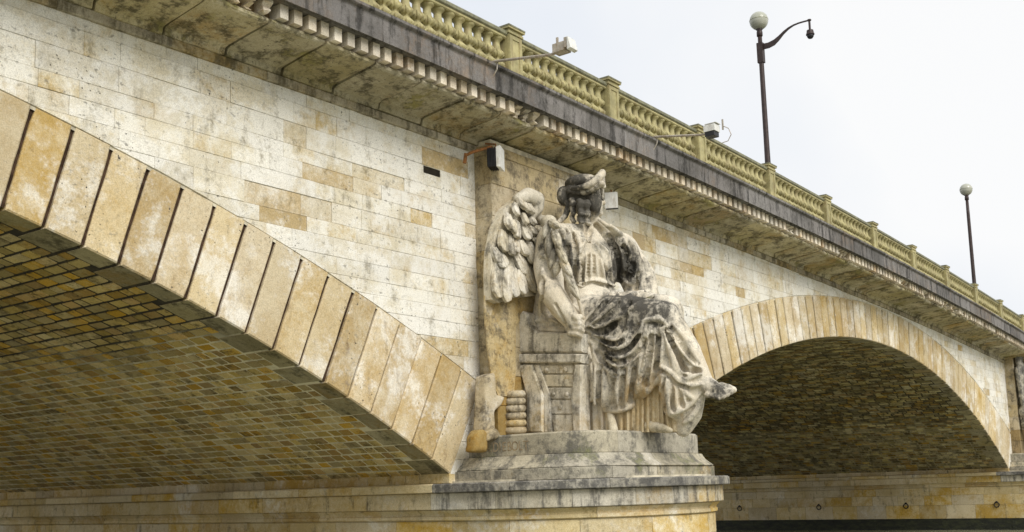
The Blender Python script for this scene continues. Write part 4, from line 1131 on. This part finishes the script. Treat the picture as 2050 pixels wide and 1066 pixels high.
# deep hollows between the folds
from mathutils.kdtree import KDTree
VALLEYS = [
 (Z4((480, 497), (600, 500), (700, 450), (800, 330), (880, 220)), 7, 0.10), (Z4((620, 590), (730, 632), (800, 590), (835, 490)), 5, 0.08), (Z4((590, 650), (700, 715), (790, 712), (880, 655), (965, 560)), 6, 0.11),
 (Z4((620, 735), (700, 795), (790, 805), (875, 770), (965, 690)), 5, 0.09), (Z4((1015, 600), (1000, 750), (960, 960)), 7, 0.09), (Z4((1085, 560), (1065, 800), (1030, 1010)), 6, 0.07), (Z4((1150, 560), (1140, 750), (1125, 860), (1170, 880)), 6, 0.10),
 (Z4((1240, 500), (1325, 720), (1400, 870), (1545, 885)), 6, 0.11), (Z4((1270, 470), (1380, 640), (1500, 800)), 5, 0.07), (Z4((475, 640), (500, 780), (505, 985)), 5, 0.07), (Z4((560, 700), (640, 850), (715, 960)), 6, 0.09),
 (Z4((520, 440), (640, 370), (760, 220)), 5, 0.06), (Z4((470, 420), (560, 320), (640, 220)), 5, 0.06), (Z4((800, 300), (900, 220), (1000, 180)), 4, 0.05),
 (Z5((420, 300), (425, 420), (420, 640)), 8, 0.08), (Z5((520, 380), (505, 500), (500, 640)), 6, 0.06), (Z5((630, 300), (600, 450), (590, 590)), 5, 0.06), (Z5((290, 260), (290, 450), (285, 640)), 6, 0.06), (Z5((190, 160), (185, 320), (180, 440)), 5, 0.06),
 (Z5((915, 380), (915, 560), (920, 700)), 4, 0.06), (Z5((985, 420), (1000, 560), (1010, 690)), 4, 0.06), (Z5((1040, 440), (1080, 560), (1100, 650)), 4, 0.05), (Z5((870, 290), (960, 360), (1040, 440), (1150, 470)), 4, 0.06),
 (Z2((305, 620), (310, 850), (300, 1010)), 7, 0.10), (Z2((235, 560), (240, 760), (255, 960)), 5, 0.06), (Z2((600, 610), (660, 740), (685, 900), (675, 1030)), 6, 0.10), (Z2((740, 780), (765, 860), (720, 960)), 5, 0.07), (Z2((660, 640), (745, 760), (790, 860)), 4, 0.06),
 (Z2((360, 780), (365, 900), (360, 1010)), 5, 0.08), (Z2((290, 600), (306, 760), (305, 980)), 5, 0.09), (Z2((720, 700), (800, 840), (790, 940)), 5, 0.09), (Z2((770, 850), (775, 930), (735, 1000)), 5, 0.08), (Z2((480, 520), (560, 620), (620, 740), (640, 900)), 5, 0.08), (Z2((400, 500), (405, 580), (430, 640)), 6, 0.08), ([(1084, 560), (1085, 590), (1090, 620)], 6, 0.12), (Z2((420, 780), (415, 1000)), 3, 0.035), (Z2((460, 780), (465, 1000)), 3, 0.035), (Z2((560, 860), (590, 1020)), 4, 0.05), (Z2((370, 1030), (470, 1010), (600, 1045)), 4, 0.06), (Z2((850, 940), (820, 1060)), 6, 0.10),
 ([(1088, 610), (1092, 635), (1106, 648)], 5, 0.08), ([(1112, 610), (1128, 640), (1135, 660)], 3, 0.05), (Z2((440, 560), (425, 620), (460, 650)), 5, 0.06),
]
vb = BVHTree.FromPolygons([v.co for v in body.vertices], [tuple(p.vertices) for p in body.polygons])
vp = []
for pix, wd, dep in VALLEYS:
    for p in drape(vb, pix, wd, 1.3, 0.0, 8): vp.append((p, wd * 1.25 / 108.0, dep))
kd = KDTree(len(vp))
for i, q in enumerate(vp): kd.insert(q[0], i)
kd.balance()
nrm_ = [v.normal.copy() for v in body.vertices]
for v in body.vertices:
    co_, idx, dist = kd.find(v.co)
    wd, dep = vp[idx][1], vp[idx][2]
    if dist < wd: v.co -= nrm_[v.index] * dep * 1.35 * (1 - (dist / wd) ** 2) ** 0.9
body.update()
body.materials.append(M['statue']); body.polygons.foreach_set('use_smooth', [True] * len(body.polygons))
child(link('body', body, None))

# hair: bun, falling ringlets, braided band and the turned-up diadem
Hh = Shape()
Hh.ell(atX(1130, 393, 1.62), (0.19, 0.13, 0.20)); Hh.ell(atX(1152, 382, 1.74), (0.25, 0.2, 0.15)); Hh.limb([atX(1140, 410, 1.6), atX(1132, 432, 1.5), atX(1118, 446, 1.3)], [0.07, 0.06, 0.05])
for i, (u, x0_, top) in enumerate(((1145, 1.46, 400), (1160, 1.38, 402), (1175, 1.46, 404))):
    for k in range(9):
        t = k / 8; Hh.ell(atX(u + 2 * math.sin(k * 1.7) + t * 2, top + t * 44, x0_ + 0.02 * math.cos(k * 2)), (0.074 - 0.016 * t, 0.07 - 0.016 * t, 0.042), 10, 8)
for i in range(9):
    t = i / 8; u = 1134 + 70 * t; v = 382 + 8 * math.sin(PI * t * 0.9) - 16 * t * t
    Hh.ell(atX(u, v, 1.52 + 0.10 * abs(t - 0.4)), (0.09, 0.075, 0.06), 10, 8)
hair = remesh(Hh, 0.024, 1); hair.materials.append(M['statue']); hair.polygons.foreach_set('use_smooth', [True] * len(hair.polygons))
child(link('hair', hair, None))
Dd = Shape()
Dd.ell(atX(1166, 368, 1.82), (0.34, 0.36, 0.17))
pts = [atX(1140, 380, 1.55), atX(1165, 376, 1.45), atX(1188, 366, 1.5), atX(1203, 350, 1.62), atX(1206, 346, 1.8), atX(1208, 352, 2.05)]
Dd.tube(smooth_path(pts, 5), [0.05 + 0.03 * math.sin(PI * i / 25) for i in range(26)], 8)
for k in range(6):
    t = k / 5; Dd.limb([atX(1200 + 6 * t, 352 + 22 * t, 1.66), atX(1206 + 3 * t, 350 + 24 * t, 1.72)], [0.05, 0.045], 8)
Dd.limb([atX(1196, 362, 1.72), atX(1204, 348, 1.76)], [0.1, 0.055]); Dd.limb([atX(1203, 352, 1.8), atX(1207, 400, 1.86)], [0.05, 0.035])
dia = remesh(Dd, 0.024, 1); dia.materials.append(M['statue']); dia.polygons.foreach_set('use_smooth', [True] * len(dia.polygons))
child(link('diadem', dia, None))

# palm branch lying along the near arm
Pb = Acc(); Pb.tube(smooth_path([atX(1098, 447, 0.72), atX(1112, 490, 0.62), atX(1135, 545, 0.62), atX(1158, 600, 0.74), atX(1168, 640, 0.84)], 5), 0.035, 7)
branch = child(Pb.obj('palm_branch', M['statue'], None, True))
def blade(p0, p1, wd, th, nrm, seg=6):
    """a carved leaf or feather: lens-shaped, ridged, thick in the middle"""
    p0, p1 = Vector(p0), Vector(p1); ax = (p1 - p0); L = ax.length; ax.normalize(); sd_ = ax.cross(nrm).normalized(); nrm = sd_.cross(ax).normalized()
    vs, fs = [], []
    for i in range(seg + 1):
        t = i / seg; w_ = wd / 2 * (math.sin(PI * min(0.999, 0.12 + 0.88 * t ** 0.85)) ** 0.6 if t < 1 else 0.05)
        hgt = th * math.sin(PI * min(0.96, 0.2 + 0.76 * t)) ** 0.7
        c = p0 + ax * (L * t)
        vs += [c - sd_ * w_ - nrm * th * 0.4, c - sd_ * w_ * 0.9 + nrm * hgt * 0.35, c - sd_ * w_ * 0.45 + nrm * hgt * 0.8, c - sd_ * w_ * 0.08 + nrm * hgt * 0.95, c + nrm * hgt * 0.8, c + sd_ * w_ * 0.08 + nrm * hgt * 0.95, c + sd_ * w_ * 0.45 + nrm * hgt * 0.8, c + sd_ * w_ * 0.9 + nrm * hgt * 0.35, c + sd_ * w_ - nrm * th * 0.4]
    m_ = 9
    for i in range(seg):
        for k in range(m_):
            k2 = (k + 1) % m_
            fs.append((i * m_ + k, i * m_ + k2, (i + 1) * m_ + k2, (i + 1) * m_ + k))
    fs.append(tuple(reversed(range(m_)))); fs.append(tuple(seg * m_ + k for k in range(m_)))
    return vs, fs
view = lambda p: (CAM_POS - p).normalized()
LEAF = [(1108, 462, 1122, 500), (1100, 470, 1098, 520), (1115, 490, 1135, 530), (1110, 500, 1100, 540), (1122, 515, 1145, 555), (1118, 525, 1108, 556), (1130, 540, 1152, 580), (1138, 560, 1160, 600), (1098, 450, 1088, 478), (1100, 445, 1120, 455)]
for i, (u0, v0, u1, v1) in enumerate(LEAF):
    p0, p1 = atX(u0, v0, 0.58), atX(u1, v1, 0.50)
    vs_, fs_ = blade(p0, p1, 0.17, 0.075, view(p0))
    o = link('leaf', mesh(vs_, fs_, True), M['statue_light']); o.parent = branch

# --- wing carved against the pilaster
def ZW(x, y): return atY(960 + x * 0.2439, 380 + y * 0.2439, -0.56)
Wg = Shape()
outl = [(440, 60), (300, 70), (200, 160), (130, 330), (95, 520), (90, 700), (95, 900), (160, 930), (300, 880), (360, 880), (480, 870), (510, 620), (560, 420), (600, 300), (470, 290), (440, 200), (460, 110)]
cc = Vector((0, 0, 0)); ring = []
for p in outl: ring.append(ZW(*p))
lowr = [(92, 860), (92, 1000), (105, 1200), (135, 1450), (165, 1600), (205, 1690), (330, 1690), (345, 1500), (345, 1300), (345, 1120), (420, 1010), (500, 980), (500, 800)]
def slab(points, y_front, y_back):
    a = Acc(); n_ = len(points)
    f = [Vector((p.x, y_front, p.z)) for p in points]; b = [Vector((p.x, y_back, p.z)) for p in points]
    a.v = f + b; a.f = [tuple(range(n_)), tuple(reversed(range(n_, 2 * n_)))] + [(i, n_ + i, n_ + (i + 1) % n_, (i + 1) % n_) for i in range(n_)]
    return a
def tri_slab(points, y_front, y_back, mat, name):
    a = slab(points, y_front, y_back); me = mesh(a.v, a.f); bm = bmesh.new(); bm.from_mesh(me); bmesh.ops.triangulate(bm, faces=bm.faces[:]); bmesh.ops.recalc_face_normals(bm, faces=bm.faces[:]); bm.to_mesh(me); bm.free()
    return link(name, me, mat)
wing = child(tri_slab(ring, -0.56, -0.395, M['statue_light'], 'wing'))
low = tri_slab([ZW(*p) for p in lowr], -0.425, -0.396, M['pilaster'], 'backing_slab'); low.parent = wing
A_ = Shape(); A_.limb([ZW(300, 80) + Vector((0, -0.02, 0)), ZW(380, 55) + Vector((0, -0.05, 0)), ZW(440, 90) + Vector((0, -0.07, 0)), ZW(450, 150) + Vector((0, -0.06, 0)), ZW(400, 260) + Vector((0, 0, 0))], [0.10, 0.16, 0.17, 0.14, 0.06])
A_.limb([ZW(430, 180), ZW(500, 250), ZW(580, 280)], [0.08, 0.10, 0.16]); A_.ell(atX(1098, 445, 1.0), (0.16, 0.16, 0.14))
am = remesh(A_, 0.03, 2); am.polygons.foreach_set('use_smooth', [True] * len(am.polygons)); o = link('wing_arm', am, M['statue_light']); o.parent = wing
FEATH = [  # root, tip, width, lift: long ones first, coverts lie over them
 (150, 610, 115, 895, 110, .07), (215, 630, 170, 932, 100, .10), (262, 640, 248, 890, 100, .08), (318, 670, 315, 868, 92, .10),
 (290, 480, 440, 850, 75, .05), (350, 590, 485, 868, 60, .04), (400, 640, 495, 800, 60, .03), (280, 520, 345, 700, 70, .06),
 (135, 520, 172, 648, 100, .07), (110, 480, 140, 610, 70, .06),
 (185, 350, 150, 512, 92, .09), (245, 385, 208, 540, 80, .10), (285, 395, 255, 525, 62, .09), (330, 420, 348, 552, 74, .09), (385, 440, 420, 622, 95, .09), (455, 410, 470, 512, 66, .09), (500, 480, 490, 622, 66, .07), (440, 500, 460, 620, 70, .07), (520, 400, 520, 500, 60, .07),
 (215, 215, 185, 335, 84, .13), (262, 262, 215, 365, 60, .14), (290, 280, 235, 395, 60, .13), (300, 330, 255, 400, 55, .12), (335, 300, 352, 424, 74, .13), (398, 295, 402, 386, 62, .13), (465, 320, 478, 412, 56, .11), (430, 380, 420, 440, 50, .11), (520, 330, 530, 400, 55, .10),
 (300, 90, 288, 165, 70, .16), (262, 125, 240, 225, 58, .16), (345, 120, 330, 190, 60, .15), (325, 205, 320, 296, 50, .16), (398, 225, 390, 298, 52, .15), (375, 130, 370, 210, 60, .16)]
def feather(p0, p1, wd, th):
    """flat carved feather with a rounded end, a raised quill and a few cut barbs"""
    p0, p1 = Vector(p0), Vector(p1); ax = p1 - p0; L = ax.length; ax.normalize(); nrm = Vector((0, -1, 0)); nrm = (nrm - ax * nrm.dot(ax)).normalized(); sd_ = ax.cross(nrm).normalized()
    bend = random.uniform(-0.05, 0.05) * L
    vs, fs = [], []; seg = 9; cols = (-1.0, -0.96, -0.55, -0.10, 0.0, 0.10, 0.55, 0.96, 1.0)
    for i in range(seg + 1):
        t = i / seg
        tt = max(0.0, (t - 0.66) / 0.34)
        w_ = wd / 2 * (0.72 + 0.28 * min(1, t * 2)) * math.sqrt(max(0.012, 1 - tt ** 2.4))
        c = p0 + ax * (L * t) + sd_ * bend * math.sin(PI * t)
        for cc_ in cols:
            edge = abs(cc_)
            h = -th * 0.9 if edge == 1.0 else th * (1 - 0.55 * edge ** 2) * (0.75 + 0.25 * math.sin(PI * t))
            if cc_ == 0.0: h += th * 0.18
            elif edge < 0.2: h -= th * 0.15
            vs.append(c + sd_ * w_ * cc_ + nrm * h)
    m_ = len(cols)
    for i in range(seg):
        for k in range(m_ - 1): fs.append((i * m_ + k, i * m_ + k + 1, (i + 1) * m_ + k + 1, (i + 1) * m_ + k))
        fs.append((i * m_ + m_ - 1, i * m_, (i + 1) * m_, (i + 1) * m_ + m_ - 1))
    fs.append(tuple(seg * m_ + k for k in range(m_)))
    return vs, fs
for (x0_, y0_, x1_, y1_, wd, lift) in FEATH:
    p0, p1 = ZW(x0_, y0_), ZW(x1_, y1_)
    p0.y = -0.535 - lift * 0.75; p1.y = -0.60 - lift * 1.05
    vs_, fs_ = feather(p0, p1, wd * 1.30 * 0.2439 / 98, 0.045)
    o = link('feather', mesh(vs_, fs_), M['statue_light']); o.parent = wing

# --- underskirt pleats below the mantle
def pleats(pix_top, pix_bot, xs_, n_fold, amp, name, mat):
    a = Acc(); N_ = n_fold * 8; R_ = 7
    for i in range(N_ + 1):
        t = i / N_
        def lerp(lst, t):
            k = min(int(t * (len(lst) - 1)), len(lst) - 2); f = t * (len(lst) - 1) - k
            return tuple(lst[k][j] + (lst[k + 1][j] - lst[k][j]) * f for j in range(len(lst[k])))
        ut, vt = lerp(pix_top, t); ub, vb = lerp(pix_bot, t); xx = lerp([(q,) for q in xs_], t)[0]
        ph = n_fold * t * 2 * PI + 2.2 * math.sin(t * 9) + 1.1 * math.sin(t * 23)
        for j in range(R_):
            s_ = j / (R_ - 1)
            p = atX(ut + (ub - ut) * s_, vt + (vb - vt) * s_, xx)
            w_ = amp * (0.7 + 0.6 * s_) * (0.75 + 0.5 * math.sin(t * 31)) * (abs(math.sin(ph / 2 + 0.25 * math.sin(s_ * 3 + i * 0.05))) - 0.5)
            a.v.append(p + Vector((-0.75, -0.45, 0)) * w_)
    for i in range(N_):
        for j in range(R_ - 1): a.f.append((i * R_ + j, (i + 1) * R_ + j, (i + 1) * R_ + j + 1, i * R_ + j + 1))
    # back so that it has thickness
    o_ = len(a.v); a.v += [v + Vector((0.35, 0.0, 0)) for v in a.v[:o_]]
    a.f += [tuple(o_ + q for q in reversed(f)) for f in a.f[:]]
    return child(a.obj(name, mat, None, True))
pleats([(1163, 760), (1215, 780), (1260, 775), (1310, 740), (1350, 760)], [(1163, 864), (1215, 866), (1262, 866), (1312, 866), (1362, 864)], [1.12, 1.16, 1.2, 1.26, 1.4], 17, 0.11, 'underskirt', M['underskirt'])
for nm_, pp, rr_ in (('foot', [(1300, 853, 1.30), (1325, 858, 1.24), (1342, 862, 1.2)], [0.10, 0.085, 0.05]), ('hem_fold', [(1222, 830, 1.12), (1228, 862, 1.02)], [0.07, 0.09])):
    Ft = Shape(); Ft.limb([atX(*q) for q in pp], rr_)
    fm = remesh(Ft, 0.022, 1); fm.polygons.foreach_set('use_smooth', [True] * len(fm.polygons)); child(link(nm_, fm, M['statue_light']))

# --- carved ship she leans on
def plate(pix, x_front, x_back, name, mat, parent=None, bev=0.018):
    pts = [atX(u, v, x_front) for u, v in pix]; n_ = len(pts)
    poly = [(-p.y, p.z) for p in pts]                      # seen from -X: to the right is -Y
    if area(poly) < 0: poly = poly[::-1]
    vs_, fs_ = prism(poly, lambda u, v, d: (x_front - d, -u, v), x_back - x_front, bev)
    me = mesh(vs_, fs_)
    o = link(name, me, mat)
    if parent is None: child(o)
    else: o.parent = parent
    return o
ship = plate([(1050, 866), (1160, 866), (1166, 672), (1040, 668)], 0.80, 3.0, 'ship', M['statue_light'])
plate([(1034, 706), (1037, 632), (1045, 623), (1056, 628), (1060, 650), (1074, 664), (1166, 668), (1166, 706)], 0.72, 1.1, 'gunwale', M['statue_light'], ship, 0.03)
plate([(1030, 727), (1034, 709), (1166, 709), (1163, 727)], 0.68, 1.0, 'wale', M['statue_light'], ship, 0.025)
plate([(1036, 730), (1064, 730), (1086, 790), (1086, 866), (1052, 866), (1052, 790)], 0.70, 1.0, 'stem_rib', M['statue_light'], ship, 0.03)
plate([(1066, 730), (1078, 730), (1100, 790), (1104, 866), (1089, 866), (1088, 788)], 0.74, 1.0, 'rib', M['statue_light'], ship, 0.015)
plate([(1150, 730), (1163, 730), (1162, 866), (1147, 866), (1142, 800)], 0.70, 1.0, 'rib', M['statue_light'], ship, 0.02)
for i, (v0, v1) in enumerate(((732, 748), (751, 774), (777, 799), (802, 829), (832, 865))):
    du = (v0 - 730) * 0.22
    pl = plate([(1080 + du, v0), (1148, v0), (1146, v1), (1083 + du * 0.9 + (v1 - v0) * 0.2, v1)], 0.765, 0.95, 'plank', M['statue_light'], ship, 0.008)
for (u, v) in ((1094, 741), (1107, 789), (1121, 816), (1132, 740), (1135, 790)):
    p = atX(u, v, 0.75); a = Shape(); a.ell(p, (0.03, 0.045, 0.045), 12, 8); o = a.obj('stud', M['statue_light'], None, True); o.parent = ship

# coil of rope and anchor beside the ship
co = None
for k in range(6):
    p = atX(1029 + k * 0.5, 862 - k * 14.5, 0.42); rr = 0.155 - 0.008 * k
    a = Acc(); seg_ = 24
    a.tube([(p.x + rr * math.cos(t * 2 * PI / seg_), p.y + rr * 1.15 * math.sin(t * 2 * PI / seg_), p.z + 0.014 * math.sin(t * 2 * PI / seg_ + 1)) for t in range(seg_ + 1)], [0.066 + 0.006 * (t % 2) for t in range(seg_ + 1)], 9, False)
    o = a.obj('rope_coil' if k == 0 else 'rope_turn', M['pilaster'], None, True)
    if co is None: co = child(o)
    else: o.parent = co; o.matrix_parent_inverse = Matrix.Identity(4)
def yplate(pix, y_front, y_back, name, mat, parent=None, bev=0.03):
    poly = [(q.x, q.z) for q in (atY(u, v, y_front) for u, v in pix)]
    if area(poly) < 0: poly = poly[::-1]
    vs_, fs_ = prism(poly, lambda u, v, d: (u, y_front - d, v), y_back - y_front, bev)
    me = mesh(vs_, fs_); bm = bmesh.new(); bm.from_mesh(me); bmesh.ops.triangulate(bm, faces=[f for f in bm.faces if len(f.verts) > 4]); bm.to_mesh(me); bm.free()
    o = link(name, me, mat)
    if parent is None: return child(o)
    o.parent = parent; return o
def rounded(o, vox=0.03, it=5):
    a = as_acc(o.data); a.f.append(tuple(range(len(a.v) // 3))); me = remesh(a, vox, it, 0.5)
    me.materials.append(o.data.materials[0]); me.polygons.foreach_set('use_smooth', [True] * len(me.polygons)); o.data = me; return o
anchor = rounded(yplate([(970, 866), (975, 752), (994, 746), (996, 790), (1014, 794), (1006, 812), (992, 824), (994, 866)], -0.50, -0.22, 'anchor', M['pilaster']))
rounded(yplate([(952, 906), (955, 872), (963, 861), (974, 859), (980, 867), (980, 906)], -0.60, -0.36, 'anchor_arm', M['anchor'], anchor, 0.05))
rounded(yplate([(980, 884), (982, 866), (989, 856), (997, 857), (1005, 868), (1004, 878)], -0.68, -0.40, 'anchor_fluke', M['pilaster'], anchor, 0.04))

# carved signature on the plinth
def letters(txt, r, z, h, s0):
    ol = outline(r); s_ = s0
    for ch in txt:
        cu = bpy.data.curves.new('t', 'FONT'); cu.body = ch; cu.size = h * 1.42; cu.extrude = 0.005; cu.align_x = 'CENTER'
        ob = bpy.data.objects.new('t', cu); COL.objects.link(ob); dg = bpy.context.evaluated_depsgraph_get()
        me = bpy.data.meshes.new_from_object(ob.evaluated_get(dg)); bpy.data.objects.remove(ob); bpy.data.curves.remove(cu)
        adv = 0.118 if ch not in 'I.' else 0.072
        x, y, nx, ny = along(ol, s_ + adv / 2)
        o = link('letter', me, M['letter'], piers['middle'])
        o.location = (PCX + x + nx * 0.001, y + ny * 0.001, z); o.rotation_euler = (PI / 2, 0, math.atan2(ny, nx) + PI / 2); o.scale = (0.82, 1, 1)
        s_ += adv
M['letter'] = plain('carved_letter_stone', (0.30, 0.235, 0.15), 0.95, var=0.4, scale=9, spec=0.1)
letters('A.DIEBOLT', (2.15, 1.97, 5.0), 3.745, 0.165, WIDTH + 0.36)

# ------------------------------------------------------------------ trophy sculpture on the far pier
T = Shape(); bx, by, bz = SPAN + PCX, -1.1, 4.03
T.ell((bx, by, bz + 0.5), (1.1, 0.7, 0.7)); T.ell((bx, by, bz + 2.3), (0.75, 0.5, 0.95)); T.limb([(bx, by, bz + 1), (bx, by, bz + 3.6)], [0.4, 0.3]); T.ell((bx, by, bz + 3.9), (0.4, 0.42, 0.45))
for (dx, dz, tx, tz) in ((-0.9, 0.3, -1.4, 4.6), (-0.6, 0.2, -0.9, 4.9), (0.9, 0.3, 1.4, 4.6), (-1.1, 0.4, -1.55, 3.9)):
    T.limb([(bx + dx * 1.5, by + 0.3, bz + dz), (bx + tx * 1.22, by + 0.55, bz + tz)], [0.08, 0.10])
for k in range(7):
    T.ell((bx - 1.5 + 0.12 * math.sin(k * 2.1), by + 0.5, bz + 4.5 - 0.52 * k), (0.26, 0.2, 0.28))
T.ell((bx - 0.9, by - 0.1, bz + 1.1), (0.55, 0.2, 0.75))
tm = remesh(T, 0.05, 2); tm.polygons.foreach_set('use_smooth', [True] * len(tm.polygons))
tr = link('trophy_sculpture', tm, M['lip']); tag(tr, 'grey carved trophy sculpture against the far pilaster at the right edge', 'sculpture')
